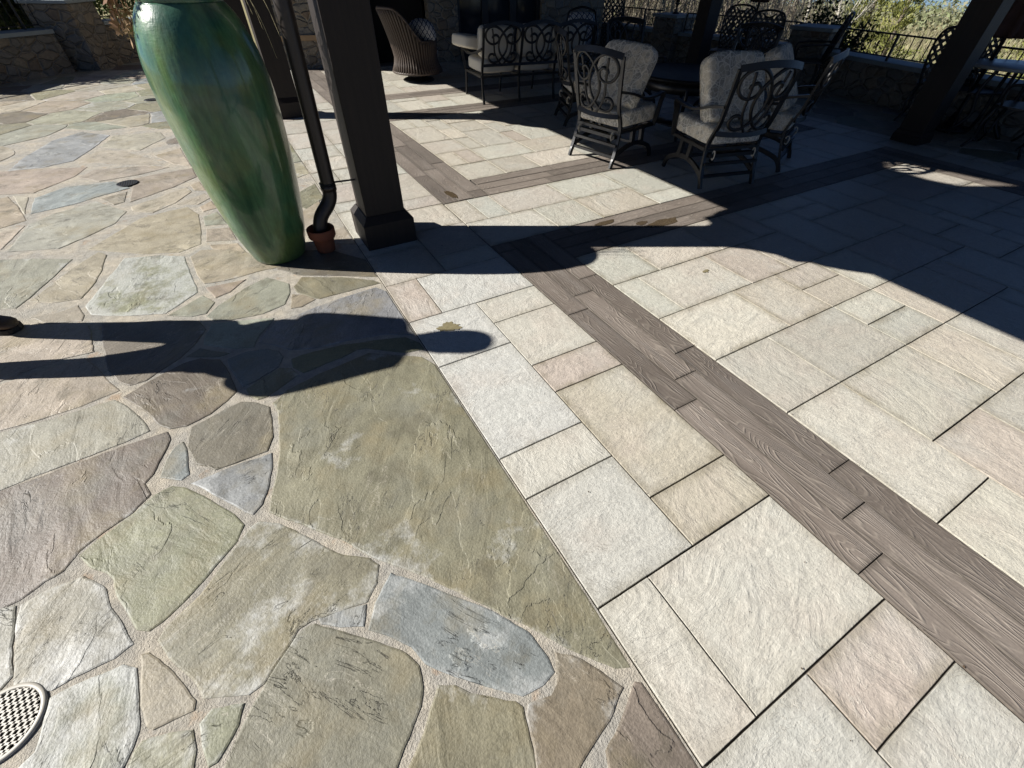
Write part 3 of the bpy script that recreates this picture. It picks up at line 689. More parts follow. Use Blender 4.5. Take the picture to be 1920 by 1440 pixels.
for (y0, y1) in ((-4.2, H[0][1]), (H[1][0], H[2][1]), (H[3][0], H[4][1])):
    band_y(BX0, BX1, y0, y1, (.795, .07, .22), rw); band_y(CX0, CX1, y0, y1, (.3, .7, .1), rw)
for k, h in enumerate(H): band_x(h[0], h[1], BX1, CX0, (2.2+.3*k, 2.6, 2.9-.2*k), rw)
struct(wm.build('wood_grain_border', PLANK))

# damp marks lying on the paving (thin irregular films of water-darkened stone)
DAMP = simple('damp_stone', (.2, .172, .1), .4, 0, .35, 40, .001, 150)
DAMPW = simple('damp_plank', (.075, .055, .033), .25, 0, .35, 40, .001, 150)
def blot(cx, cy, rx, ry, ang, seed, n=40, jag=.35):
    out = []
    for i in range(n):
        a = 2*math.pi*i/n; r = 1+jag*noise.noise(Vector((math.cos(a)*1.6+seed, math.sin(a)*1.6, seed)))+jag*.5*noise.noise(Vector((math.cos(a)*5, math.sin(a)*5, seed)))
        x, y = math.cos(a)*r*rx, math.sin(a)*r*ry
        out.append((cx+x*math.cos(ang)-y*math.sin(ang), cy+x*math.sin(ang)+y*math.cos(ang), .0084))
    return out
m = MB()
for b in ((.685, 1.908, .062, .036, -.3, 1.3), (2.49, 1.64, .028, .016, .3, 9)):
    p = blot(*b, n=72, jag=.75); m.add(p, [tuple(range(len(p)))])
struct(m.build('damp_patch', DAMP))
m = MB()
for b in ((2.36, 2.585, .11, .03, .05, 3), (2.78, 2.36, .17, .05, .02, 6), (2.62, 2.44, .06, .03, .1, 2), (1.5, 3.73, .035, .1, .15, 8)):
    p = blot(*b, jag=.32); m.add(p, [tuple(range(len(p)))])
struct(m.build('damp_streak', DAMPW))

# ------------------------------------------------------------------ drains set in the flagstone
def drain():
    t = thing('floor_drain', 'round pale grey drain grate with diamond holes set between flagstones near the lens', 'drain', (-1.108, .842, 0))
    r = .098; m = MB()
    m.lathe([(r, -.004), (r+.001, .0045), (r-.002, .0075), (r-.010, .0078), (r-.0125, .006), (r-.0125, -.004)], 64); m.build('rim', GRATE, t)
    m = MB(); ri = r-.013; s = .0158
    for ang in (R(52), R(-38+18)):
        c, q = math.cos(ang), math.sin(ang)
        for k in range(-7, 8):
            d = k*s
            if abs(d) >= ri-.002: continue
            h = math.sqrt(ri*ri-d*d)
            m.tube([(-q*d-c*h, c*d-q*h, .005), (-q*d+c*h, c*d+q*h, .005)], .5*math.sqrt(2), 4, sx=.0042, sy=.0058, smooth=False)
    m.build('grate', GRATE, t)
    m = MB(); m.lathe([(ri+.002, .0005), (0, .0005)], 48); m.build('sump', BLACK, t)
    for a in (1.1, -1.9):
        m = MB(); m.lathe([(.0055, .006), (.0055, .009), (.002, .0096), (0, .0096)], 12, (math.cos(a)*(r-.026), math.sin(a)*(r-.026), 0)); m.build('screw', GRATE, t)
drain()
def cover(x, y, r, label):
    t = thing('drain_cover', label, 'drain', (x, y, 0))
    m = MB(); m.lathe([(r, -.004), (r, .010), (r-.006, .0115), (r-.012, .0105), (0, .0105)], 40); m.build('plate', IRON, t)
    for k in range(-3, 4):
        m = MB(); h = math.sqrt(max(.0, (r*.8)**2-(k*r*.22)**2)); m.box((k*r*.22, 0, .0115), (r*.07, 2*h, .002)); m.build('slot', BLACK, t)
cover(-1.05, 5.40, .088, 'dark round drain cover in the sunny flagstone left of the green urn')
cover(-.945, 9.24, .1, 'small dark drain cover far back on the flagstone before the low stone wall')

# specks of leaf and grit caught on the paving
rl = random.Random(14); m = MB()
for k in range(150):
    x, y = rl.uniform(-1.6, 3.6), rl.uniform(-.6, 6)
    if rl.random() < .5: x = rl.choice((.494, .928, 1.353, 1.806))+rl.gauss(0, .006)
    L = rl.uniform(.0025, .009); a = rl.uniform(0, 6.28); u = Vector((math.cos(a), math.sin(a), rl.uniform(0, .3)))*L; w = Vector((-math.sin(a), math.cos(a), rl.uniform(-.3, .3)))*L*.4; p = Vector((x, y, .0098))
    m.add([p, p+u*.5+w, p+u, p+u*.5-w], [(0, 1, 2, 3)])
tag(m.build('leaf_litter', simple('dry_leaf_bits', (.07, .045, .025), .9, 0, .5, 90)), 'tiny dry leaf crumbs and grit scattered over the paving', 'litter', None, 'stuff')

# ------------------------------------------------------------------ tall green urn and what grows in it
UX, UY = -.02, 3.29
urn = thing('glazed_urn', 'tall green glazed urn standing on the flagstone beside the dark timber post', 'urn', (UX, UY, .006))
prof = crom([(.158,0,0), (.170,.012,0), (.188,.07,0), (.222,.2,0), (.252,.38,0), (.277,.6,0), (.291,.82,0), (.295,.98,0), (.284,1.12,0), (.26,1.22,0), (.228,1.30,0), (.19,1.352,0)], 5)
prof = [(p.x, p.y) for p in prof]
m = MB(); m.lathe(prof, 72, wob=lambda a, z: 1+.006*noise.noise(Vector((math.cos(a)*1.2, math.sin(a)*1.2, z*2)))+.004*math.sin(z*95)*0); m.build('body', GLAZE, urn)
m = MB(); m.lathe([(.189,1.350), (.190,1.356), (.193,1.366), (.188,1.374), (.178,1.372), (.172,1.36), (.168,1.34)], 64); m.build('rim', GLAZE, urn)
m = MB(); m.lathe([(.17,1.343), (.1,1.35), (0,1.348)], 32); m.build('soil', simple('potting_soil', (.03,.02,.012), .95, 0, .4, 40, .01, 60), urn)

DRY = mat_leaf('dry_red_leaf', (.16,.065,.035), (.3,.2,.11)); STRAW = simple('straw_blade', (.42,.36,.2), .6)
plant = thing('dried_plant', 'dried reddish plant with trailing straw blades growing out of the green urn', 'plant', (UX, UY, 1.355))
rp2 = random.Random(21); m = MB(); ml = MB()
for i in range(15):
    a = rp2.uniform(.6, 2.4) if i > 8 else rp2.uniform(2.5, 3.8)
    rr = rp2.uniform(.23, .32); dz = rp2.uniform(.0, .1)
    pts = [(.05*math.cos(a), .05*math.sin(a), 0), (.15*math.cos(a), .15*math.sin(a), .12+dz), (rr*.85*math.cos(a), rr*.85*math.sin(a), .1+dz), (rr*math.cos(a), rr*math.sin(a), -.06-dz*.9)]
    path = crom(pts, 6); m.tube(path, .0025, 5)
    for q in path[5:]:
        for _ in range(4):
            d = Vector((rp2.uniform(-1,1), rp2.uniform(-1,1), rp2.uniform(-1,.4))).normalized(); w = d.cross(Vector((rp2.random(), rp2.random(), rp2.random()))).normalized(); L = rp2.uniform(.02, .05)
            p = q+d*.004; ml.add([p, p+d*L*.5+w*L*.22, p+d*L, p+d*L*.5-w*L*.22], [(0,1,2,3)])
m.build('stem', DRY, plant); ml.build('leaf_cluster', DRY, plant)
m = MB()
for (a, rr, top, end) in ((-.15,.36,.2,-.24), (-.35,.42,.22,-.14), (.1,.34,.24,-.12), (-.7,.3,.25,.02), (.5,.36,.25,.0), (-.25,.31,.2,-.05)):
    p = crom([(.03*math.cos(a), .03*math.sin(a), 0), (.12*math.cos(a), .12*math.sin(a), top*.8), (rr*.6*math.cos(a), rr*.6*math.sin(a), top), (rr*.9*math.cos(a), rr*.9*math.sin(a), (top+end)/2), (rr*math.cos(a), rr*math.sin(a), end)], 8)
    m.tube(p, [.0035*(1-.75*i/len(p)) for i in range(len(p))], 5)
m.build('blade', STRAW, plant)

# ------------------------------------------------------------------ pavilion: posts, bracketed beam, gable wall, roof
pav = thing('pavilion', 'dark stained timber pavilion roof carried on square posts over the furniture', 'pavilion', (0, 0, 0))
def post(cx, cy, w, h, base=.36, bh=.215):
    m = MB(); m.box((cx, cy, h/2+.02), (w, w, h-.04), bev=.006); p = m.build('post', TIMBER, pav)
    m = MB(); b = base/2; s = w/2+.004
    vs = []
    for hw, z in ((b, .006), (b, bh-.035), (b-.004, bh-.03), (s+.004, bh+.012), (s, bh+.014)): vs += [(cx-hw, cy-hw, z), (cx+hw, cy-hw, z), (cx+hw, cy+hw, z), (cx-hw, cy+hw, z)]
    fs = [(i*4+k, i*4+(k+1) % 4, (i+1)*4+(k+1) % 4, (i+1)*4+k) for i in range(4) for k in range(4)]
    m.add(vs, fs); m.build('plinth', TIMBER, p)
    return p
PW = .275
PY = (-1.02, 3.205, 7.36, 11.5)
for y in PY: post(.727, y, PW, 2.14, .365)
post(7.15, 2.66, .27, 3.22, .31, .12); post(7.42, 6.5, .25, 3.22, .3, .12); post(7.15, -1.0, .27, 3.22, .31, .12)
# beam with curved knee brackets each side of every post
m = MB(); m.box((.727, 5.2, 2.27), (.2, 13.6, .3)); m.build('beam', TIMBER, pav)
def bracket(y, s):
    yf = y+s*PW/2
    pts = [(yf, 1.5), (yf+s*.02, 1.64), (yf+s*.075, 1.77), (yf+s*.17, 1.845), (yf+s*.29, 1.87), (yf+s*.30, 1.935), (yf+s*.36, 1.955), (yf+s*.43, 2.02), (yf+s*.5, 2.12), (yf, 2.12)]
    m = MB(); m.prism(pts, .727-.07, .727+.07, 'x'); m.build('bracket', TIMBER, pav)
for y in PY:
    for s in (-1, 1): bracket(y, s)
# unseen gable wall above the beam, opening shaped to throw the sunlit patch
bm_pts = [(-1.6, 2.42), (12, 2.42), (12, 4.95), (-1.6, 4.95)]
hole = [(4.42, 3.84), (4.85, 3.80), (5.22, 3.86), (5.26, 4.12), (4.9, 4.24), (4.45, 4.34)]
m = MB()
m.box((.727, 1.41, 3.685), (.12, 6.02, 2.53)); m.box((.727, 8.63, 3.685), (.12, 6.74, 2.53))
m.box((.727, 4.84, 3.11), (.12, .84, 1.38)); m.box((.727, 4.84, 4.64), (.12, .84, .62))
m.prism([(4.42, 3.8), (4.42, 3.86), (4.6, 3.8)], .667, .787, 'x'); m.prism([(5.26, 3.8), (5.0, 3.8), (5.26, 3.95)], .667, .787, 'x')
m.prism([(4.42, 4.33), (4.9, 4.22), (5.26, 4.1), (5.26, 4.33)], .667, .787, 'x')
m.build('shading_gable_wall', TIMBER, pav)
rb = random.Random(2)
for k in range(7):
    m = MB(); y = 4.45+rb.random()*.75; m.tube(crom([(.72, y, 3.78), (.70, y+.1+rb.uniform(-.05,.05), 4.0), (.72, y+.22+rb.uniform(-.12,.12), 4.36)], 4), rb.uniform(.006, .012), 5); m.build('shadow_streak_stem', TIMBER, pav)  # unseen stems added to streak the sunlit patch with shadow
m = MB()
def slab_roof(x0, z0, x1, z1, y0, y1, t): 
    m.add([(x0,y0,z0),(x1,y0,z1),(x1,y1,z1),(x0,y1,z0),(x0,y0,z0+t),(x1,y0,z1+t),(x1,y1,z1+t),(x0,y1,z0+t)], [(3,2,1,0),(4,5,6,7),(0,1,5,4),(1,2,6,5),(2,3,7,6),(3,0,4,7)])
slab_roof(.25, 5.12, 8.6, 3.42, -1.9, 12.3, .12); m.build('roof', TIMBER, pav)
for k in range(12):
    m = MB(); y = -1.4+k*1.2; m.add([(.79,y-.05,4.8),(8.4,y-.05,3.26),(8.4,y+.05,3.26),(.79,y+.05,4.8),(.79,y-.05,5.0),(8.4,y-.05,3.455),(8.4,y+.05,3.455),(.79,y+.05,5.0)], [(3,2,1,0),(4,5,6,7),(0,1,5,4),(1,2,6,5),(2,3,7,6),(3,0,4,7)]); m.build('rafter', TIMBER, pav)
m = MB(); m.box((7.25, 5.2, 3.15), (.24, 13.6, .2)); m.build('eaves_beam', TIMBER, pav)

# ------------------------------------------------------------------ downspout into its terracotta collar
ds = thing('downspout', 'dark brown round downspout strapped to the timber post and bent into a terracotta pot', 'downspout', (.28, 3.19, 0))
m = MB(); px = [(0, 0, .085), (0, 0, .16), (.03, .005, .24), (.10, .015, .315), (.128, .02, .37), (.135, .02, .45)]
m.tube(crom(px, 6)+[Vector((.16, .02, 1.3)), Vector((.175, .02, 2.35))], .046, 20); m.build('pipe', PIPE, ds)
m = MB(); m.lathe([(.0475,-.02), (.051,-.02), (.051,.02), (.0475,.02)], 24, (.132, .02, .42)); m.build('coupling', PIPE, ds)
m = MB(); m.tube([(.132+.049*math.cos(a), .02+.049*math.sin(a), .445) for a in [k*2*math.pi/24 for k in range(24)]], .004, 6, closed=True); m.bar((.175, .015, .445), (.31, .0, .445), .008, .012); m.build('strap', IRON, ds)
pot = thing('terracotta_pot', 'small terracotta pot on the ground around the foot of the downspout', 'pot', (.28, 3.19, .006))
m = MB(); m.lathe([(.058,0), (.062,.004), (.073,.1), (.074,.102), (.089,.104), (.092,.11), (.094,.16), (.091,.166), (.084,.165), (.08,.12), (.066,.06), (0,.055)], 40); m.build('body', TERRA, pot)

# ------------------------------------------------------------------ the person whose boot and shadow are in the picture
def skin_mesh(name, chains, mat, parent, sub=2):
    # chains: list of paths [(x,y,z,r)...]; equal points are joined
    vs = []; es = []; rad = []; idx = {}
    for ch in chains:
        last = None
        for (x, y, z, r) in ch:
            k = (round(x,4), round(y,4), round(z,4))
            if k not in idx: idx[k] = len(vs); vs.append((x, y, z)); rad.append(r)
            i = idx[k]
            if last is not None and last != i: es.append((last, i))
            last = i
    me = bpy.data.meshes.new(name); me.from_pydata(vs, es, []); o = bpy.data.objects.new(name, me); COL.objects.link(o)
    sk = o.modifiers.new('skin', 'SKIN'); sk.use_smooth_shade = True
    for i, d in enumerate(me.skin_vertices[0].data):
        r = rad[i]; d.radius = (r[1], r[0]) if isinstance(r, tuple) else (r, r); d.use_root = (i == 0)
    ss = o.modifiers.new('sub', 'SUBSURF'); ss.levels = ss.render_levels = sub
    dg = bpy.context.evaluated_depsgraph_get(); dg.update(); ev = o.evaluated_get(dg)
    nm = bpy.data.meshes.new_from_object(ev); bpy.data.objects.remove(o); 
    nm.name = name; nm.materials.clear(); nm.materials.append(mat)
    for p in nm.polygons: p.use_smooth = True
    r = bpy.data.objects.new(name, nm); COL.objects.link(r); r.parent = parent; return r
A = SUN_AZ; dv = Vector((math.cos(A), math.sin(A), 0))
PF = Vector((-1.52, 2.95, 0)) - dv*.10
per = thing('person', 'person in brown leather boots standing at the left edge with one hand on the hip', 'person', (PF.x, PF.y, .006), A-math.pi/2)
hip = (0, -.01, .95, (.15, .115))
LEGS = [[hip, (-.1,-.01,.86,.095), (-.11,-.03,.5,.066), (-.125,-.105,.1,.045), (-.125,-.02,.05,.04)], [hip, (.1,-.01,.86,.095), (.185,.0,.5,.066), (.225,-.03,.1,.045), (.225,.05,.05,.04)]]
TOR = [hip, (0,-.01,1.1,(.145,.105)), (0,-.01,1.3,(.17,.115)), (0,-.01,1.43,(.13,.09)), (0,.0,1.51,.078), (0,.012,1.56,.072), (0,.02,1.62,(.084,.096)), (0,.01,1.70,(.088,.1)), (0,.005,1.755,(.06,.07))]
sh = (0,-.01,1.43,(.13,.09))
LARM = [sh, (-.17,-.01,1.42,.066), (-.225,-.03,1.13,.055), (-.2,.2,1.08,.032), (-.17,.25,1.09,(.04,.022)), (-.155,.30,1.095,(.042,.018))]
RARM = [sh, (.17,-.01,1.41,.066), (.375,-.05,1.12,.052), (.27,.05,.95,.042), (.225,.07,.905,(.022,.04)), (.19,.09,.9,(.018,.042))]
fing = []
for k, (o, l) in enumerate(((-.03,.075),(-.011,.085),(.009,.08),(.028,.062))):
    fing.append([(-.155,.30,1.095,(.042,.018)), (-.150+o*.3,.325,1.095+o,.0095), (-.14+o*.2,.335+l*.5,1.09+o,.009), (-.115,.335+l*.8,1.08+o,.008)])
    fing.append([(.19,.09,.9,(.018,.042)), (.168,.098,.9+o,.0095), (.135,.1+l*.2,.888+o,.009), (.115,.09+l*.15,.865+o,.008)])
fing.append([(-.17,.25,1.09,(.04,.022)), (-.15,.265,1.14,.012), (-.13,.3,1.155,.01)]); fing.append([(.225,.07,.905,(.022,.04)), (.22,.1,.95,.012), (.2,.125,.965,.01)])
FACE = [[(0,.02,1.62,(.084,.096)), (0,.112,1.625,.018), (0,.128,1.615,.012)], [(0,.02,1.62,(.084,.096)), (-.093,.01,1.635,.014), (-.098,-.002,1.65,.012)], [(0,.02,1.62,(.084,.096)), (.093,.01,1.635,.014), (.098,-.002,1.65,.012)]]
body = skin_mesh('body', [TOR]+LEGS+[LARM, RARM]+fing+FACE, SKIN, per)
g = lambda ch, d, a=0, b=None: [(x, y, z, (r[0]+d, r[1]+d) if isinstance(r, tuple) else r+d) for (x, y, z, r) in ch[a:b]]
skin_mesh('trousers', [[(0,-.01,.95,(.19,.14)), (-.105,-.015,.74,.125), (-.11,-.03,.48,.1)]+[(-.125,-.10,.12,.074)], [(0,-.01,.95,(.19,.14)), (.125,-.015,.74,.125), (.19,-.0,.48,.088)]+[(.225,-.025,.12,.07)]], DENIM, per)
skin_mesh('jacket', [[(.01,-.01,.84,(.26,.15)), (.05,-.01,1.04,(.30,.14)), (.03,-.01,1.26,(.25,.14)), (0,-.01,1.43,(.155,.112))]+[(0,-.005,1.515,(.115,.09))], [(0,-.01,1.43,(.155,.112))]+g(LARM, .02, 1, 4), [(0,-.01,1.43,(.155,.112))]+g(RARM, .02, 1, 4)], JACKET, per)
m = MB(); m.cushion((0, -.005, 1.715), (.215, .235, .17), p=2.3, puff=0, n=5); m.build('hair', HAIR, per)
for s in (-1, 1): m = MB(); m.lathe([(0,-.008), (.009,-.004), (.009,.004), (0,.008)], 10, (s*.031, .098, 1.655)); m.build('eye', BLACK, per)
m = MB(); m.box((0, .108, 1.578), (.045, .012, .008)); m.build('mouth', simple('lip', (.28,.1,.08), .5), per)
def boot(x, dy=0):
    # loft of cross-sections from heel to toe
    secs = [(-.105,.030,.10,.02), (-.095,.038,.135,.02), (-.05,.041,.145,.02), (.0,.040,.145,.02), (.04,.040,.118,.02), (.085,.045,.096,.02), (.12,.050,.078,.02), (.155,.0505,.070,.02), (.182,.043,.062,.02), (.198,.028,.05,.02), (.203,.012,.036,.02)]
    m = MB(); n = 16; vs = []
    for (y, w, h, b) in secs:
        for k in range(n):
            a = math.pi*2*k/n; c, s_ = math.cos(a), math.sin(a)
            X = w*math.copysign(abs(c)**.75, c); Z = b+(h-b)*(.5+.5*math.copysign(abs(s_)**.8, s_)); vs.append((x+X*(1-.25*max(0, (Z-.07))/.07), y+dy, Z))
    fs = [(i*n+k, i*n+(k+1) % n, (i+1)*n+(k+1) % n, (i+1)*n+k) for i in range(len(secs)-1) for k in range(n)]+[tuple(range(n))[::-1], tuple((len(secs)-1)*n+k for k in range(n))]
    m.add(vs, fs, True); b = m.build('boot', LEATHER, per)
    out = []
    for (y, w, h, _) in secs: out.append((x+w+.005, y))
    out = [(q[0], q[1]+dy) for q in [(x+.02, -.112)]+out+[(x, .212)]+[(2*x-q[0], q[1]) for q in out[::-1]]+[(x-.02, -.112)]]
    m = MB(); m.prism(out, 0, .026); m.build('sole', RUBBER, b)
    m = MB()
    for k in range(4):
        y = dy+.03+k*.022; z = .137-k*.012; m.tube(crom([(x-.026, y, z-.012), (x, y+.004, z), (x+.026, y, z-.012)], 4), .0028, 6)
    m.tube(crom([(x, dy+.03, .137), (x-.035, dy+.045, .155), (x-.06, dy+.06, .135), (x-.07, dy+.07, .105)], 5), .0024, 6); m.tube(crom([(x, dy+.03, .137), (x+.03, dy+.05, .155), (x+.058, dy+.07, .12)], 5), .0024, 6)
    m.build('lace', simple('tan_lace', (.2,.14,.08), .8), b)
boot(-.125, -.075); boot(.225)

# ------------------------------------------------------------------ cast-metal furniture
def arcpt(t0, t1, n, r, c): return [(c[0]+r*math.cos(t0+(t1-t0)*i/n), c[1]+r*math.sin(t0+(t1-t0)*i/n)) for i in range(n+1)]
SCROLL = [(.10,.115), (.118,.138), (.15,.132), (.168,.095), (.155,.05), (.115,.022), (.06,.03), (.005,.085), (-.04,.17), (-.052,.26), (-.03,.36), (.03,.452), (.1,.497), (.165,.485), (.205,.425), (.203,.345), (.16,.285), (.105,.27), (.06,.30), (.052,.352), (.085,.388), (.122,.375), (.128,.345)]
STEM = [(.135,.47), (.118,.36), (.108,.25), (.098,.16), (.065,.07), (.02,.0)]
def backplane(w, y0, z0, tilt, bow=.35):
    c, s = math.cos(tilt), math.sin(tilt)
    return lambda u, v: Vector((u, y0 - v*s - .02 + bow*.12*(w*w-u*u)/(w*w)*-1 + .0, z0 + v*c))
def scroll_panel(parent, cx, w, P, hh, mat):
    # two mirrored S-scrolls crossing to a lens between the uprights
    k = w/.22; m = MB()
    for s in (-1, 1):
        for c in (SCROLL, STEM):
            pts = [P(cx+s*q[0]*k, q[1]*hh/.515) for q in [(v.x, v.y) for v in crom([(a, b, 0) for a, b in c], 5)]]
            m.tube(pts, .0155 if c is SCROLL else .0125, 6, sx=1, sy=.8)
    m.build('scrollwork', mat, parent)
def rocker(name, label, loc, rz, group, cush_lean=.3, legs='spring'):
    t = thing(name, label, 'chair', loc, rz, group)
    hw = .27
    # back: uprights, arched top rail, bottom rail
    P = backplane(hw, -.285, .40, R(13), .45)
    m = MB()
    for s in (-1, 1):
        m.tube(crom([(s*.285, -.335, .085), (s*.28, -.30, .2), (s*.268, -.275, .36), tuple(P(s*.262, .14)), tuple(P(s*.272, .32)), tuple(P(s*.29, .545))], 5), .5*math.sqrt(2), 4, sx=.022, sy=.034, rot=0, smooth=False, up=(0, 1, 0))
    top = [P(u*.29, .545+.035*(1-u*u)) for u in [i/8-1 for i in range(17)]]
    m.tube(top, .5*math.sqrt(2), 4, sx=.05, sy=.018, smooth=False, up=(0, .25, 1))
    m.tube([P(u*.262, .055-.012*(1-u*u)) for u in [i/6-1 for i in range(13)]], .5*math.sqrt(2), 4, sx=.04, sy=.018, smooth=False, up=(0, .25, 1))
    m.build('back_frame', METAL, t)
    P2 = lambda u, v: P(u, v+.07)
    scroll_panel(t, 0, .262, P2, .50, METAL)
    # seat frame and its rear apron bars
    m = MB()
    for (a, b) in (((-hw,-.27,.315),(hw,-.27,.315)), ((-hw,.26,.315),(hw,.26,.315)), ((-hw,-.27,.315),(-hw,.26,.315)), ((hw,-.27,.315),(hw,.26,.315))): m.bar(a, b, .025, .045)
    m.build('seat_frame', METAL, t); m = MB(); m.bar((-.25,-.3,.27), (.25,-.3,.27), .03, .05); m.build('apron', METAL, t)
    # arms
    for s in (-1, 1):
        m = MB(); m.tube(crom([tuple(P(s*.275, .27)), (s*.3, -.2, .635), (s*.315, -.02, .585), (s*.318, .14, .585), (s*.315, .27, .60), (s*.312, .3, .575), (s*.305, .285, .52), (s*.3, .27, .4), (s*.285, .26, .31)], 5), .5*math.sqrt(2), 4, sx=.02, sy=.042, smooth=False, up=(1, 0, 0) if False else None); m.build('arm', METAL, t)
    # base: two skids with an arched side plate, front and rear feet, cross bars
    for s in (-1, 1):
        m = MB()
        m.tube(crom([(s*.285,-.36,.0), (s*.285,-.33,.075), (s*.283,-.27,.125), (s*.28,-.1,.175), (s*.28,.06,.175), (s*.283,.22,.125), (s*.285,.28,.075), (s*.285,.31,.0)], 5), .5*math.sqrt(2), 4, sx=.022, sy=.04, smooth=False)
        m.build('skid', METAL, t)
        for y in (-.05, .1): m = MB(); m.bar((s*.28,y,.17), (s*.27,y,.31), .03, .05); m.build('spring_mount', METAL, t)
    for y, z in ((-.315, .095), (.26, .1), (-.315, .2)):
        m = MB(); m.bar((-.283, y, z), (.283, y, z), .024, .03); m.build('stretcher', METAL, t)
    m = MB(); m.cushion((0, .0, .425), (.57, .60, .15), p=11, puff=.12, seed=hash(label) % 9); m.build('seat_cushion', FLORAL, t)
    M_ = Matrix.Translation((0, -.17, .5)) @ Matrix.Rotation(-cush_lean, 4, 'X')
    m = MB(); m.cushion((0, 0, .265), (.57, .15, .54), M_, p=8, puff=.0, seed=3)
    bc = m.build('back_cushion', FLORAL, t)
    m = MB(); m.tube([M_ @ Vector((sx_*.27, .077, .265+sz*.265)) for sx_, sz in [(math.copysign(abs(math.cos(a))**.25, math.cos(a)), math.copysign(abs(math.sin(a))**.25, math.sin(a))) for a in [i*2*math.pi/40 for i in range(40)]]], .005, 5, closed=True); m.build('piping', FLORAL, bc)
    for s in (-1, 1):
        m = MB(); m.tube([(s*.215+.012*math.cos(a)*0, -.318+.018*math.cos(a), .275+.036*math.sin(a)) for a in [i*math.pi/5 for i in range(10)]], .5, 4, closed=True, sx=.004, sy=.016, smooth=False); m.build('tie', TIE, t)
    return t
def placed(rear, fw):   # origin from the midpoint between the rear feet and the facing direction
    f = Vector(fw).normalized(); return (rear[0]+f.x*.34, rear[1]+f.y*.34, .007), math.atan2(-f.x, f.y)
GR = 'scroll back chairs round the low table'
p, r = placed((3.19, 3.88), (.98, .2)); c1 = rocker('lounge_chair', 'scroll back metal rocking chair with floral cushions, rear feet in the sunlit patch', p, r, GR, .52)
p, r = placed((3.9, 2.70), (.24, .97)); dup(c1, p, r, 'scroll back metal rocking chair seen square from behind, feet on the shaded plank border', GR)
p, r = placed((4.95, 2.84), (-.42, .91)); dup(c1, p, r, 'scroll back metal chair seen edge on at the right end of the group', GR)
p, r = placed((3.86, 5.42), (.93, -.37)); c4 = dup(c1, p, r, 'scroll back metal chair half hidden between the cream loveseat and the nearest sunlit rocking chair', GR)
p, r = placed((5.35, 6.05), (-.25, -.97)); c5 = dup(c1, p, r, 'scroll back metal chair facing the camera across the low table, deep in shade', GR)
p, r = placed((6.45, 4.75), (-.97, -.2)); c6 = dup(c1, p, r, 'scroll back metal chair across the low table, backing onto the stone seat wall', GR)

def bare(root):      # this one has no loose back cushion on it
    for ch in list(root.children):
        if ch.name.startswith('back_cushion'):
            for g in list(ch.children): bpy.data.objects.remove(g)
            bpy.data.objects.remove(ch)
for c in (c4, c5, c6): bare(c)
# low round table with a pierced apron
tb = thing('low_table', 'dark round low metal table in the middle of the scroll back chairs', 'table', (4.9, 4.35, .007))
m = MB(); m.lathe([(0,.575), (.60,.575), (.64,.585), (.655,.6), (.65,.615), (.62,.62), (.60,.612), (0,.612)], 56); m.build('top', TOPM, tb)
m = MB(); m.lathe([(.5,.56), (.5,.46), (.49,.46), (.49,.56)], 40); m.build('apron', METAL, tb)
for k in range(4):
    a = math.pi/4+k*math.pi/2; c, s = math.cos(a), math.sin(a); m = MB()
    m.tube(crom([(c*.46, s*.46, .57), (c*.5, s*.5, .4), (c*.4, s*.4, .2), (c*.5, s*.5, .03), (c*.53, s*.53, 0)], 5), .022, 8); m.build('leg', METAL, tb)
m = MB(); m.lathe([(0,.1), (.3,.1), (.3,.12), (0,.12)], 32); m.build('shelf', METAL, tb)

# three-seat sofa seen from behind
sf = thing('sofa', 'black scroll back metal sofa with loose cream cushions, back turned to the camera', 'sofa', (4.27, 7.02, .007), math.atan2(-.11, .98))
P = backplane(.9, -.36, .40, R(10), .1); W3 = .29
for k in range(4):
    m = MB(); u = -.87+k*.58
    m.tube(crom([(u, -.40, 0), (u, -.37, .15), (u, -.355, .38), tuple(P(u, .2)), tuple(P(u, .5))], 5), .5*math.sqrt(2), 4, sx=.024, sy=.03, smooth=False, up=(0,1,0)); m.build('upright', METAL, sf)
for k in range(3):
    cx = -.58+k*.58; m = MB()
    m.tube([P(cx+u*W3, .5+.05*(1-u*u)) for u in [i/8-1 for i in range(17)]], .5*math.sqrt(2), 4, sx=.04, sy=.02, smooth=False, up=(0,.2,1)); m.build('top_rail', METAL, sf); m = MB()
    m.tube([P(cx+u*W3, .07) for u in (-1, 0, 1)], .5*math.sqrt(2), 4, sx=.035, sy=.02, smooth=False, up=(0,.2,1)); m.build('bottom_rail', METAL, sf)
for k in range(3): scroll_panel(sf, -.58+k*.58, .27, lambda u, v: P(u, v+.085), .44, METAL)
m = MB()
for a, b in (((-.87,-.35,.33),(.87,-.35,.33)), ((-.87,.36,.33),(.87,.36,.33)), ((-.87,-.35,.33),(-.87,.36,.33)), ((.87,-.35,.33),(.87,.36,.33)), ((-.29,-.35,.33),(-.29,.36,.33)), ((.29,-.35,.33),(.29,.36,.33))): m.bar(a, b, .028, .045)
m.build('seat_frame', METAL, sf)
for k in range(4):
    m = MB(); u = -.87+k*.58; m.tube(crom([(u, .36, .34), (u, .375, .18), (u, .40, 0)], 5), .016, 8); m.build('leg', METAL, sf)
for s in (-1, 1):
    m = MB(); m.tube(crom([tuple(P(s*.88, .27)), (s*.9, -.2, .60), (s*.92, .05, .57), (s*.92, .3, .60), (s*.91, .4, .56), (s*.89, .38, .42), (s*.88, .36, .33)], 5), .5*math.sqrt(2), 4, sx=.022, sy=.04, smooth=False); m.build('arm', METAL, sf)
for k in range(3):
    m = MB(); m.cushion((-.58+k*.58, .03, .44), (.57, .66, .17), p=6, puff=.14, seed=k); m.build('seat_cushion', CREAM, sf)
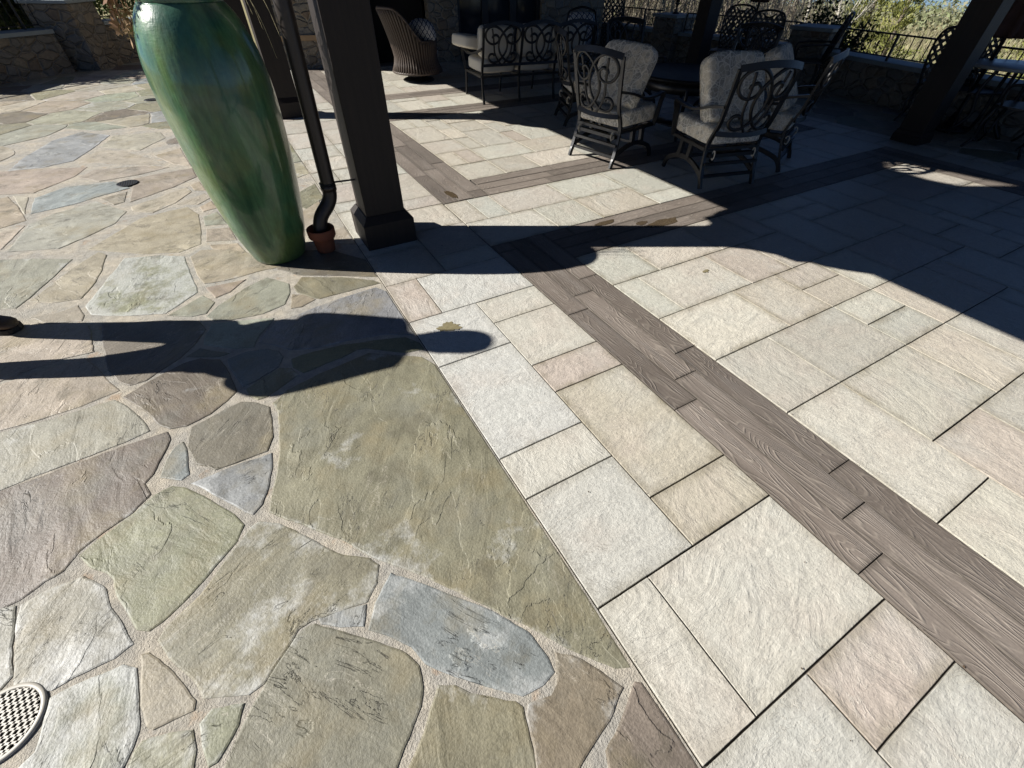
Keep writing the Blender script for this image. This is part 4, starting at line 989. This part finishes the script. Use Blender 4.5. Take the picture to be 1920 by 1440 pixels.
for k, (dx, ln, dz) in enumerate(((-.02, .1, 0), (.0, -.05, .01), (.02, .2, -.01))):
    M_ = Matrix.Translation((-.58+k*.58+dx, -.19, .53+dz)) @ Matrix.Rotation(R(8)-ln, 4, 'X') @ Matrix.Rotation(ln*.3, 4, 'Y')
    m = MB(); m.cushion((0, 0, .18), (.53, .18, .38), M_, p=5, puff=0, seed=k+4); m.build('back_cushion', CREAM, sf)
sp = thing('loose_cushion', 'cream seat cushion lying across the left arm of the scroll back sofa', 'cushion', (3.42, 7.2, .67), .05)
m = MB(); m.cushion((0, 0, .03), (.46, .5, .15), Matrix.Rotation(R(8), 4, 'Y'), p=6, puff=.1, seed=9); m.build('pad', CREAM, sp)

# wicker swivel chair: ribs woven over a flared wing shell
wc = thing('wicker_chair', 'brown wicker wing back swivel chair with flared ribbed skirt standing half in sun', 'chair', (3.18, 8.95, .007), R(-68))
def wick(a, v):
    # a: angle round the seat (0 = front opening), v: 0 floor .. 1 rim
    back = max(0, -math.cos(a)); w = min(1, max(0, (back-.35)/.6)); w = w*w*(3-2*w); top = .57+.43*w
    z = .14+(top-.14)*v
    r = .335+.075*max(0, (.36-z)/.22)**1.6+ .10*max(0, z-.36)
    return Vector((math.sin(a)*r*1.05, math.cos(a)*r*(1.0 if math.cos(a) > 0 else 1.02) - back*.05*v - .14*w*v*v, z))
m = MB(); N = 42
for k in range(N+1):
    a = R(42)+R(276)*k/N; m.tube([wick(a, v/8) for v in range(9)], .021, 6)
m.build('ribs', WICK, wc)
m = MB(); vs = []; 
for k in range(N+1):
    a = R(42)+R(276)*k/N
    for v in range(9): q = wick(a, v/8); vs.append((q.x*.965, q.y*.965, q.z))
m.add(vs, [(k*9+v, k*9+v+1, (k+1)*9+v+1, (k+1)*9+v) for k in range(N) for v in range(8)], True)
m.build('shell', WICK, wc); m = MB(); m.box((0, .18, .25), (.5, .04, .2)); m.build('front_panel', WICK, wc)
for v in (0, 1): m = MB(); m.tube([wick(R(42)+R(276)*k/N, v) for k in range(N+1)], .02, 7); m.build('rolled_edge', WICK, wc)
m = MB(); m.lathe([(.27,0), (.28,.012), (.25,.03), (.19,.05), (.17,.09), (.2,.14), (0,.14)], 40); m.build('swivel_base', METAL, wc)
m = MB(); m.cushion((0, .06, .42), (.54, .56, .16), p=5, puff=.15, seed=2); m.build('seat_cushion', IKAT, wc)
wp = thing('throw_pillow', 'blue and white patterned round pillow resting in the brown wicker chair', 'pillow', (3.34, 8.86, .56), R(-60))
m = MB(); m.cushion((0, -.02, .13), (.5, .26, .34), Matrix.Rotation(R(18), 4, 'X'), p=2.6, puff=.1, seed=5); m.build('pad', IKAT, wp)
ws = thing('blue_club_chair', 'dark club chair with blue patterned cushion behind the right end of the sofa', 'chair', (6.1, 8.2, .007), R(140))
m = MB()
for s in (-1, 1): m.tube(crom([(s*.3, .28, 0), (s*.31, .25, .3), (s*.33, .2, .58), (s*.33, -.1, .6), (s*.3, -.3, .66), (s*.24, -.36, .9)], 5), .017, 8)
m.tube(crom([(-.24,-.36,.9), (0,-.40,.96), (.24,-.36,.9)], 6), .017, 8); m.build('frame', METAL, ws)
for s in (-1, 1): m = MB(); m.tube([(s*.28,-.33,0), (s*.28,-.3,.62)], .015, 8); m.build('leg', METAL, ws)
m = MB(); m.cushion((0, 0, .4), (.56, .58, .16), seed=1); m.build('seat_cushion', IKAT, ws)
m = MB(); m.cushion((0, -.24, .68), (.5, .16, .44), Matrix.Rotation(R(0), 4, 'X'), seed=2, puff=0); m.build('back_cushion', IKAT, ws)

# lattice-back dining chairs
def lattice(loc, rz, label, group, first=[None]):
    if first[0]: return dup(first[0], loc, rz, label, group)
    t = thing('lattice_chair', label, 'chair', loc, rz, group); first[0] = t
    Pl = backplane(.25, -.22, .43, R(14), .1)
    def outline(k=28):
        o = []
        for i in range(k+1):
            u = -1+2*i/k; hx = .2+.05*min(1, (1-abs(u))*6)
            o.append(u)
        return [(-.19,0), (-.235,.2), (-.255,.42), (-.235,.54), (-.17,.6), (0,.625), (.17,.6), (.235,.54), (.255,.42), (.235,.2), (.19,0)]
    ol = [(q.x, q.y) for q in crom([(a, b, 0) for a, b in outline()], 5)]
    m = MB(); m.tube([Pl(*q) for q in ol], .014, 6); m.tube([Pl(-.19,.0), Pl(0,-.01), Pl(.19,.0)], .013, 6); m.tube([Pl(u*.1, .585-.05*(1-u*u)) for u in [i/4-1 for i in range(9)]], .012, 6); m.build('back_frame', METAL, t)
    m = MB()
    for s in (-1, 1):
        for k in range(-8, 14):
            seg = []
            for i in range(60):
                u = -.27+.54*i/59; v = s*u*1.25+k*.098
                if inpoly((u, v), ol) and v > .0 and not (v > .55-4*u*u and abs(u) < .1): seg.append((u, v))
                else:
                    if len(seg) > 2: m.tube([Pl(*seg[0]), Pl(*seg[-1])], .5*math.sqrt(2), 4, sx=.030, sy=.007, smooth=False)
                    seg = []
            if len(seg) > 2: m.tube([Pl(*seg[0]), Pl(*seg[-1])], .5*math.sqrt(2), 4, sx=.030, sy=.007, smooth=False)
    m.build('lattice', METAL, t)
    m = MB(); m.prism([(-.22,-.22), (.22,-.22), (.25,.1), (.2,.24), (-.2,.24), (-.25,.1)], .415, .435); m.build('seat', METAL, t)
    for sx_ in (-1, 1):
        for sy_ in (-1, 1):
            m = MB(); m.tube(crom([(sx_*.2, sy_*.2, .42), (sx_*.225, sy_*.235, .24), (sx_*.2, sy_*.23, .1), (sx_*.24, sy_*.28, 0)], 5), .014, 7); m.build('leg', METAL, t)
    for s in (-1, 1):
        m = MB(); m.tube(crom([tuple(Pl(s*.24, .24)), (s*.28, -.1, .655), (s*.29, .1, .64), (s*.27, .19, .6), (s*.23, .17, .43)], 5), .013, 7); m.build('arm', METAL, t)
    return t
def dining_table(loc, r, label, mat):
    t = thing('dining_table', label, 'table', loc)
    m = MB(); m.lathe([(0,.70), (r-.01,.70), (r,.71), (r,.73), (r-.01,.735), (0,.735)], 48); m.build('top', mat, t)
    for k in range(4):
        a = k*math.pi/2+.5; c, s = math.cos(a), math.sin(a); m = MB(); m.tube(crom([(c*r*.3, s*r*.3, .7), (c*r*.42, s*r*.42, .45), (c*r*.3, s*r*.3, .2), (c*r*.6, s*r*.6, 0)], 5), .02, 8); m.build('leg', METAL, t)
    return t
def umbrella(loc, label, z0, z1, r, lean=0):
    t = thing('patio_umbrella', label, 'umbrella', loc)
    m = MB(); m.tube([(0,0,0), (0,0,z1+.05)], .02, 10); m.build('pole', METAL, t)
    m = MB(); m.lathe([(.22,0), (.22,.04), (.06,.07), (.03,.2), (0,.2)], 24); m.build('base', METAL, t)
    m = MB(); h = z1-z0
    m.lathe([(.03, z0+.02), (r*.9, z0-.03), (r, z0+.02), (r*.82, z0+h*.3), (r*.6, z0+h*.6), (r*.35, z0+h*.85), (.03, z1)], 64, wob=lambda a, z: 1+.22*math.cos(a*8+z*2)*(1 if z < z1-.05 else 0)); m.build('folded_canopy', UMB, t)
GL = 'lattice back chairs at the outer dining tables'

# ------------------------------------------------------------------ dining sets by the walls
lattice((8.25, 6.62, .006), R(115), 'lattice back chair left of the folded umbrella by the rear railing', GL)
lattice((8.2, 5.93, .006), R(-52), 'lattice back chair right of the folded umbrella by the rear railing', GL)
lattice((8.5, 5.2, .006), R(37), 'lattice back chair seen edge on beside the low stone pier', GL)
dining_table((8.52, 6.3, .006), .38, 'round dark dining table beneath the folded umbrella at the rear railing', METAL)
umbrella((8.3, 6.25, .006), 'folded umbrella rising between two lattice back chairs by the rear railing', 1.13, 2.4, .13)
lattice((8.36, 3.16, .006), R(-72), 'lattice back chair standing just left of the big leaning dark post', GL)
lattice((8.3, 2.72, .006), R(150), 'lattice back chair partly hidden behind the right side of the big dark post', GL)
lattice((7.72, 1.98, .006), R(2), 'lattice back chair with its dark curved legs nearest the right edge', GL)
lattice((8.2, 1.7, .006), R(25), 'lattice back chair at the right edge in front of the seat wall', GL)
dining_table((8.12, 2.42, .006), .46, 'round pale topped dining table behind the big dark post at right', SLATE)
umbrella((8.2, 2.72, .006), 'folded maroon brown umbrella standing in the pale topped table at the right edge', .98, 2.5, .17)

# ------------------------------------------------------------------ stone seat walls, piers and railings
def wall(name, label, pts, h, th, capov=.04, capt=.055, loc=None):
    t = thing(name, label, 'wall', (pts[0][0], pts[0][1], 0)); P = [Vector((p[0]-pts[0][0], p[1]-pts[0][1])) for p in pts]
    def off(d):
        o = []
        for i in range(len(P)):
            a = P[max(i-1, 0)]; c = P[min(i+1, len(P)-1)]; e = (c-a).normalized(); o.append(P[i]+Vector((-e.y, e.x))*d)
        return o
    def strip(d0, d1, z0, z1, seg, nm, mat, sub):
        L = off(d0); Rr = off(d1); m = MB(); vs = []; fs = []
        Lp = []; Rp = []
        for i in range(len(P)-1):
            k = max(1, int((P[i+1]-P[i]).length/sub))
            for j in range(k): Lp.append(L[i].lerp(L[i+1], j/k)); Rp.append(Rr[i].lerp(Rr[i+1], j/k))
        Lp.append(L[-1]); Rp.append(Rr[-1]); nz = max(1, int((z1-z0)/sub)) ; n = len(Lp)
        ring = [(0, z0+(z1-z0)*q/nz) for q in range(nz+1)]+[(1, z0+(z1-z0)*q/nz) for q in range(nz, -1, -1)]
        for i in range(n):
            for s, z in ring:
                q = Lp[i] if s == 0 else Rp[i]; w = seg*noise.noise(Vector((q.x*5, q.y*5, z*7+s*9)))
                vs.append((q.x+w*.5, q.y+w, z+(w*.4 if z > z0 else 0)))
        k = len(ring)
        for i in range(n-1):
            for a in range(k): fs.append((i*k+a, i*k+(a+1) % k, (i+1)*k+(a+1) % k, (i+1)*k+a))
        fs += [tuple(range(k))[::-1], tuple((n-1)*k+a for a in range(k))]
        m.add(vs, fs); m.build(nm, mat, t)
    strip(-th/2, th/2, -.3, h-capt, .03, 'masonry', WALL, .12)
    strip(-th/2-capov, th/2+capov, h-capt+.002, h, .008, 'cap', CAPM, .25)
    return t
def pier(label, x, y, w, h, rz=0, lantern=False):
    t = thing('stone_pier', label, 'pier', (x, y, 0), rz)
    m = MB(); m.box((0, 0, (h-.055)/2-.1), (w, w, h-.055+.2), bev=.015); m.build('masonry', WALL, t)
    m = MB(); m.box((0, 0, h-.026), (w+.08, w+.08, .05), bev=.008); m.build('cap', CAPM, t)
    return t
def railing(label, pts, z0, z1, gap=.125, r=.0075):
    t = thing('iron_railing', label, 'railing', (pts[0][0], pts[0][1], 0)); P = [Vector((p[0]-pts[0][0], p[1]-pts[0][1], 0)) for p in pts]
    m = MB()
    m.tube([p+Vector((0,0,z1)) for p in P], .5*math.sqrt(2), 4, sx=.02, sy=.032, smooth=False); m.build('top_rail', IRON, t)
    m = MB(); m.tube([p+Vector((0,0,z0+.05)) for p in P], .5*math.sqrt(2), 4, sx=.015, sy=.02, smooth=False); m.build('bottom_rail', IRON, t)
    L = sum((P[i+1]-P[i]).length for i in range(len(P)-1)); n = int(L/gap); base = None; pb = None
    for k in range(n+1):
        d = k*L/n; i = 0
        while i < len(P)-2 and d > (P[i+1]-P[i]).length: d -= (P[i+1]-P[i]).length; i += 1
        q = P[i]+(P[i+1]-P[i]).normalized()*d; big = k % 8 == 0
        if big:
            if pb is None: m = MB(); m.box((0, 0, (z0+z1)/2), (.032, .032, z1-z0+.0)); pb = m.build('post', IRON, t); o = pb
            else: o = pb.copy(); COL.objects.link(o); o.parent = t
        else:
            if base is None: m = MB(); m.tube([(0,0,z0+.05), (0,0,z1)], r, 6); base = m.build('baluster', IRON, t); o = base
            else: o = base.copy(); COL.objects.link(o); o.parent = t
        o.location = q
    return t
RW = [(8.95, 10.9), (9.02, 9.0), (9.3, 7.2), (9.38, 6.1), (9.3, 5.15), (9.06, 4.2), (8.83, 3.2), (8.7, 2.2), (8.72, 1.0), (8.95, -.6)]
wall('seat_wall', 'low curving fieldstone seat wall with bluestone cap in the shade beyond the dining chairs', RW, .52, .38)
pier('square stone pier with flat cap rising from the seat wall behind the edge-on lattice chair', 9.12, 5.55, .62, .83, R(10))
pier('stone pier carrying the lantern at the far end of the seat wall', 9.0, 8.75, .6, .80, R(4))
railing('black iron railing on the seat wall between the square pier and the big post', [(9.12, 5.2), (8.95, 4.2), (8.74, 3.2), (8.62, 2.2), (8.64, 1.0), (8.86, -.5)], .52, .83)
railing('black iron railing on the seat wall behind the lattice chairs and umbrella', [(9.0, 8.4), (9.28, 7.2), (9.34, 6.1), (9.25, 5.9)], .52, .83)
railing('black iron railing between the house corner and the lantern pier', [(8.9, 10.7), (8.98, 9.1)], .52, .83)
lt = thing('lantern', 'small black post lantern standing on the far stone pier', 'lantern', (9.0, 8.75, .8))
m = MB(); m.lathe([(.07,0), (.07,.015), (.022,.04), (.02,.14), (.05,.16), (.05,.17)], 16); m.build('base', IRON, lt)
m = MB()
for k in range(4):
    a = math.pi/4+k*math.pi/2; m.tube([(.055*math.cos(a), .055*math.sin(a), .17), (.085*math.cos(a), .085*math.sin(a), .4)], .006, 5)
m.build('cage', IRON, lt)
m = MB(); m.lathe([(.05,.175), (.078,.395), (.0,.395)], 4); m.build('pane', GLASS, lt)
m = MB(); m.lathe([(.11,.4), (.06,.46), (.02,.5), (0,.54)], 16); m.build('cap', IRON, lt)

LW = [(-6.4, 9.2), (-4.8, 10.6), (-3.3, 11.75), (-2.35, 12.6)]
wall('garden_wall', 'low rubble stone wall with pale cap at the far left, in its own shade', LW, .62, .4)
pier('stone pier between the two lengths of low wall at far left', -2.0, 12.95, .75, 1.0, R(64))
wall('garden_wall', 'short low stone wall running behind the green urn at far left', [(-1.65, 13.3), (-.6, 14.2), (1.0, 15.0)], .66, .4)
pier('stone pier at the extreme left end of the low wall', -3.55, 11.4, .66, .60, R(64))
railing('black iron railing on the low wall at far left', [(-6.3, 9.35), (-4.75, 10.75), (-3.25, 11.9), (-2.4, 12.7)], .62, 1.05, .12)
railing('black iron railing on the short wall behind the green urn', [(-1.6, 13.4), (-.55, 14.3), (.9, 15.05)], .66, 1.1, .12)

# ------------------------------------------------------------------ the house
hs = thing('stone_house', 'fieldstone house front with a fireplace recess and dark glazed doors behind the sofa', 'house', (2.2, 10.9, 0), R(-9))
def hbox(m, x0, x1, z0, z1, y0=0, y1=.35): m.box(((x0+x1)/2, (y0+y1)/2, (z0+z1)/2), (x1-x0, y1-y0, z1-z0))
m = MB(); hbox(m, -.9, .75, -.1, 4.2); hbox(m, 1.95, 2.55, -.1, 4.2); hbox(m, 4.4, 5.9, -.1, 4.2); hbox(m, .75, 1.95, 1.5, 4.2, .002, .348); hbox(m, 2.55, 4.4, 2.3, 4.2, .002, .348); hbox(m, -.9, 5.9, -.1, 4.1, 3.2, 3.5); m.box((-.75, 1.77, 2), (.3, 2.84, 4)); m.box((5.75, 1.77, 2), (.3, 2.84, 4)); m.build('wall', WALL, hs)
m = MB(); hbox(m, .60, 2.1, 1.42, 1.54, -.12, .0); m.build('mantel', TIMBER, hs)
m = MB(); hbox(m, .75, 1.95, -.05, 1.5, .6, .64); m.build('firebox', BLACK, hs)
m = MB(); hbox(m, -.9, .74, .44, .52, -.05, -.002); m.build('ledge', simple('sandstone_ledge', (.3,.2,.11), .8), hs)
for k in range(3):
    x0 = 2.55+k*.617; m = MB()
    hbox(m, x0, x0+.07, 0, 2.3, .1, .2); hbox(m, x0+.547, x0+.617, 0, 2.3, .1, .2); hbox(m, x0+.07, x0+.547, 0, .22, .1, .2); hbox(m, x0+.07, x0+.547, 2.2, 2.3, .1, .2); d = m.build('door', FRAME, hs)
    m = MB(); hbox(m, x0+.07, x0+.547, .22, 2.2, .14, .155); m.build('pane', GLASS, d)
m = MB(); m.add([(-1.2,-.5,4.1), (6.2,-.5,4.1), (6.2,1.75,5.6), (-1.2,1.75,5.6), (6.2,4,4.1), (-1.2,4,4.1)], [(0,1,2,3), (3,2,4,5), (1,4,2), (0,3,5), (0,5,4,1)]); m.build('roof', simple('grey_shingle', (.1,.1,.1), .9, 0, .3, 20), hs)
# trellis at the house corner
tr = thing('trellis', 'dark diamond trellis panel standing at the right corner of the stone house', 'trellis', (8.2, 9.95, 0), R(-20))
m = MB()
for s in (-1, 1):
    for k in range(-14, 15):
        for i in range(1):
            x0, z0 = -.3, k*.09; pts = []
            for j in range(25):
                x = -.3+.6*j/24; z = .9+k*.1+s*x
                if 0 < z < 1.9: pts.append((x, 0, z))
            if len(pts) > 1: m.tube([pts[0], pts[-1]], .5*math.sqrt(2), 4, sx=.024, sy=.008, smooth=False)
m.build('lattice', IRON, tr)
m = MB()
for a, b in (((-.31,0,0),(-.31,0,1.95)), ((.31,0,0),(.31,0,1.95)), ((-.31,0,1.93),(.31,0,1.93))): m.bar(a, b, .03)
m.build('frame', IRON, tr)

# ------------------------------------------------------------------ planting and the land beyond
def leafball(m, c, r, n, size, rs, squash=1.0, up=.3):
    for _ in range(n):
        d = Vector((rs.gauss(0,1), rs.gauss(0,1), rs.gauss(0,1))).normalized()*(rs.random()**.45)
        k = 1+.35*noise.noise(d*2.2+Vector(c))
        p = Vector((c[0]+d.x*r*k, c[1]+d.y*r*k, c[2]+d.z*r*k*squash))
        u = Vector((rs.uniform(-1,1), rs.uniform(-1,1), rs.uniform(-1,1)+up)).normalized(); w = u.cross(Vector((rs.random()-.5, rs.random()-.5, rs.random()-.5))).normalized()
        L = size*rs.uniform(.6, 1.4); m.add([p-w*L*.28, p+u*L*.5-w*L*.2, p+u*L, p+u*L*.5+w*L*.3], [(0,1,2,3)])
LF_DK = mat_leaf('dark_evergreen_leaf', (.018,.032,.014), (.035,.055,.02)); LF_MD = mat_leaf('mid_green_leaf', (.05,.085,.022), (.09,.12,.035)); LF_YG = mat_leaf('yellow_green_needle', (.17,.19,.05), (.28,.28,.09))
BARK = simple('grey_bark', (.16,.13,.1), .9, 0, .3, 14); BIRCH = simple('white_birch_bark', (.42,.39,.32), .8, 0, .15, 20)
rv = random.Random(9)
def shrub(name, label, x, y, z, r, h, mat, n, size, group=None):
    t = thing(name, label, 'shrub', (x, y, z), 0, group); m = MB()
    for k in range(5): a = rv.uniform(0, 6.28); m.tube(crom([(0,0,0), (math.cos(a)*r*.2, math.sin(a)*r*.2, h*.35), (math.cos(a)*r*.55, math.sin(a)*r*.55, h*.75)], 4), .012, 5)
    m.build('stems', BARK, t); m = MB()
    for k in range(7):
        a = rv.uniform(0, 6.28); q = rv.uniform(.1, .55)*r; leafball(m, (math.cos(a)*q, math.sin(a)*q, h*rv.uniform(.35, .8)), r*rv.uniform(.4, .6), n//7, size, rv, .9)
    m.build('foliage', mat, t); return t
shrub('evergreen_shrub', 'dark evergreen bush just beyond the square stone pier', 10.35, 5.95, -.55, .8, 1.85, LF_DK, 2600, .075)
shrub('evergreen_shrub', 'small leafy dark plant against the railing left of the big post', 9.0, 3.05, .5, .2, .26, LF_DK, 320, .05)
shrub('garden_shrub', 'dense green hedge shrub behind the railing at the far left corner', -4.6, 13.3, -.1, 1.6, 2.3, LF_MD, 9000, .12)
shrub('garden_shrub', 'dark shrub behind the railing in the middle of the far left wall', -3.2, 14.6, -.1, 1.5, 2.2, LF_DK, 9000, .12)
shrub('garden_shrub', 'thin twiggy green shrub behind the railing next to the urn', -1.3, 16.2, 0, 1.5, 2.2, LF_MD, 5000, .1)
def conifer(label, x, y, h, r, z):
    t = thing('conifer_tree', label, 'tree', (x, y, z), 0, 'young conifers in the brush'); m = MB(); m.tube([(0,0,0), (.03,0,h*.5), (0,0,h)], [.09, .06, .012], 7); m.build('trunk', BARK, t); m = MB()
    for k in range(int(h*26)):
        f = (k/(h*26))**.9; zz = h*(.06+.92*f); rr = r*(1-f)**.75*rv.uniform(.7, 1.15); a = rv.uniform(0, 6.28)
        tip = Vector((math.cos(a)*rr, math.sin(a)*rr, zz+rr*.25)); b = Vector((0, 0, zz))
        for _ in range(44):
            s = rv.random()**.7; p = b.lerp(tip, s)+Vector((rv.gauss(0,1), rv.gauss(0,1), rv.gauss(0,1)))*.1*r*(.4+.5*(1-f))
            u = (tip-b).normalized()*.5+Vector((rv.uniform(-.5,.5), rv.uniform(-.5,.5), rv.uniform(.1,.8))); L = rv.uniform(.09, .19); w = u.cross(Vector((rv.random()-.5, rv.random()-.5, rv.random()))).normalized()
            m.add([p, p+u*L*.5+w*L*.12, p+u*L, p+u*L*.5-w*L*.12], [(0,1,2,3)])
    m.build('crown', LF_YG, t)
for (label, x, y, h, r) in (('bushy yellow green young conifer seen above the railing left of the big post', 20.5, 10.9, 3.1, 1.0), ('slender yellow green conifer beside the bushy one beyond the railing', 20.0, 9.6, 3.0, .75), ('small yellow green conifer far right behind the big leaning post', 21, 6.2, 1.6, .8)):
    conifer(label, x, y, h, r, terr(x, y)-.05)
def bare_tree(label, x, y, h, mat, name='bare_tree', seed=1, spread=.35):
    r_ = random.Random(seed); t = thing(name, label, 'tree', (x, y, terr(x, y)-.05), 0, None); tr_ = MB(); br = MB()
    def grow(p, d, L, r, lev):
        q = p; pts = [p]; dd = d
        for i in range(4):
            dd = (dd+Vector((r_.gauss(0,.12), r_.gauss(0,.12), r_.gauss(0,.08)+.03))).normalized(); q = q+dd*L/4; pts.append(q)
        (tr_ if lev == 0 else br).tube(pts, [r*(1-.5*i/4) for i in range(5)], 6 if lev < 2 else 3, cap=False)
        if lev < 4:
            for k in range(5 if lev == 0 else 3):
                i = r_.randint(1, 4); e = (dd+Vector((r_.gauss(0,spread*1.6), r_.gauss(0,spread*1.6), r_.gauss(0,spread)))).normalized(); grow(pts[i], e, L*r_.uniform(.5, .75), r*.5, lev+1)
    grow(Vector((0,0,0)), Vector((r_.uniform(-.1,.1), r_.uniform(-.1,.1), 1)), h*.5, h*.011, 0)
    tr_.build('trunk', mat, t); br.build('branches', mat, t); return t
bare_tree('white stemmed bare birch leaning behind the dark evergreen bush', 15.2, 9.6, 4.6, BIRCH, 'birch_tree', 4, .3)
bare_tree('second white bare birch with forked pale branches behind the pier', 16.4, 9.3, 4.2, BIRCH, 'birch_tree', 8, .35)
for k, (x, y, h) in enumerate(((13.5, 11.5, 5), (15.5, 13.2, 6), (12.8, 14.4, 6), (17.5, 12.0, 5), (15.0, 9.6, 4))):
    bare_tree(('bare grey tree with thin twigs right behind the lantern pier', 'taller bare grey tree in the middle of the brush', 'leftmost bare grey tree, close to the house corner', 'bare grey tree farthest out behind the umbrella', 'low bare grey tree in front of the brush behind the birches')[k], x, y, h, BARK, 'bare_tree', 20+k, .4)
# brush: dry stems and saplings over the slope, nobody could count it
BR1 = mat_leaf('dry_brush', (.27,.24,.145), (.19,.175,.115), .5, .35); BR2 = mat_leaf('olive_brush', (.16,.18,.07), (.24,.23,.115), .4, .35)
def brush(name, mat, n, seed, hmin, hmax, wd):
    r_ = random.Random(seed); m = MB(); k = 0
    while k < n:
        d = 10.5+52*r_.random()**1.4; a = R(r_.uniform(-8, 62)); x, y = d*math.cos(a), d*math.sin(a)
        if x < 9.7 and y < 13: continue
        c = noise.noise(Vector((x*.22, y*.22, seed)))
        if c < -.12 and r_.random() < .8: continue
        k += 1; z = terr(x, y); h = r_.uniform(hmin, hmax)*(1+.5*c)*(1+d*.006); l = Vector((r_.gauss(0,.55), r_.gauss(0,.55), 1)); w = Vector((r_.uniform(-1,1), r_.uniform(-1,1), 0)).normalized()*wd*(.6+d*.035)
        p = Vector((x, y, z)); t = p+l*h
        m.add([p-w*.5, p+w*.5, p+l*h*.55+w*.6, t, p+l*h*.5-w*.5], [(0,1,2,3,4)])
    tag(m.build(name, mat), 'tangle of dry tan stems and scrub covering the slope beyond the railing' if seed == 1 else 'olive green low scrub mixed through the slope beyond the railing', 'brush', None, 'stuff')
brush('dry_brush', BR1, 30000, 1, .12, .48, .02); brush('olive_scrub', BR2, 16000, 2, .08, .32, .035)
def far_wood():
    r_ = random.Random(4); m = MB()
    for k in range(900):
        a = R(r_.uniform(-12, 66)); d = r_.uniform(62, 170); x, y = d*math.cos(a), d*math.sin(a); z = terr(x, y); r = r_.uniform(1.0, 2.4)
        leafball(m, (x, y, z+r*.6), r, 44, .42, r_, .8)
    tag(m.build('woodland', mat_leaf('far_woodland', (.15,.175,.085), (.21,.195,.13), .25, .3)), 'far off grey green woodland along the ridge below the sky', 'woodland', None, 'stuff')
far_wood()
def thicket():
    r_ = random.Random(31); m = MB()
    for k in range(900):
        d = r_.uniform(13.5, 27); a = R(r_.uniform(30, 54)); x, y = d*math.cos(a), d*math.sin(a); z = terr(x, y)-.05
        f = min(1, max(0, (math.degrees(a)-29)/8)); h = r_.uniform(.8, 3.6)*(.3+.7*f)
        p = Vector((x, y, z)); q = p+Vector((r_.gauss(0,.22), r_.gauss(0,.22), 1))*h
        m.tube([p, p.lerp(q, .5)+Vector((r_.gauss(0,.06), r_.gauss(0,.06), 0)), q], [.014, .009, .003], 3, cap=False)
        for j in range(9):
            s = r_.uniform(.3, .95); b = p.lerp(q, s); e = b+Vector((r_.gauss(0,.5), r_.gauss(0,.5), r_.uniform(.1, .9)))*h*.3; m.tube([b, e], [.006, .002], 3, cap=False)
    tag(m.build('bare_thicket', simple('grey_tan_twigs', (.3,.26,.2), .9, 0, .35, 1.2)), 'tangle of bare grey tan saplings behind the rear piers and lattice chairs', 'thicket', None, 'stuff')
thicket()
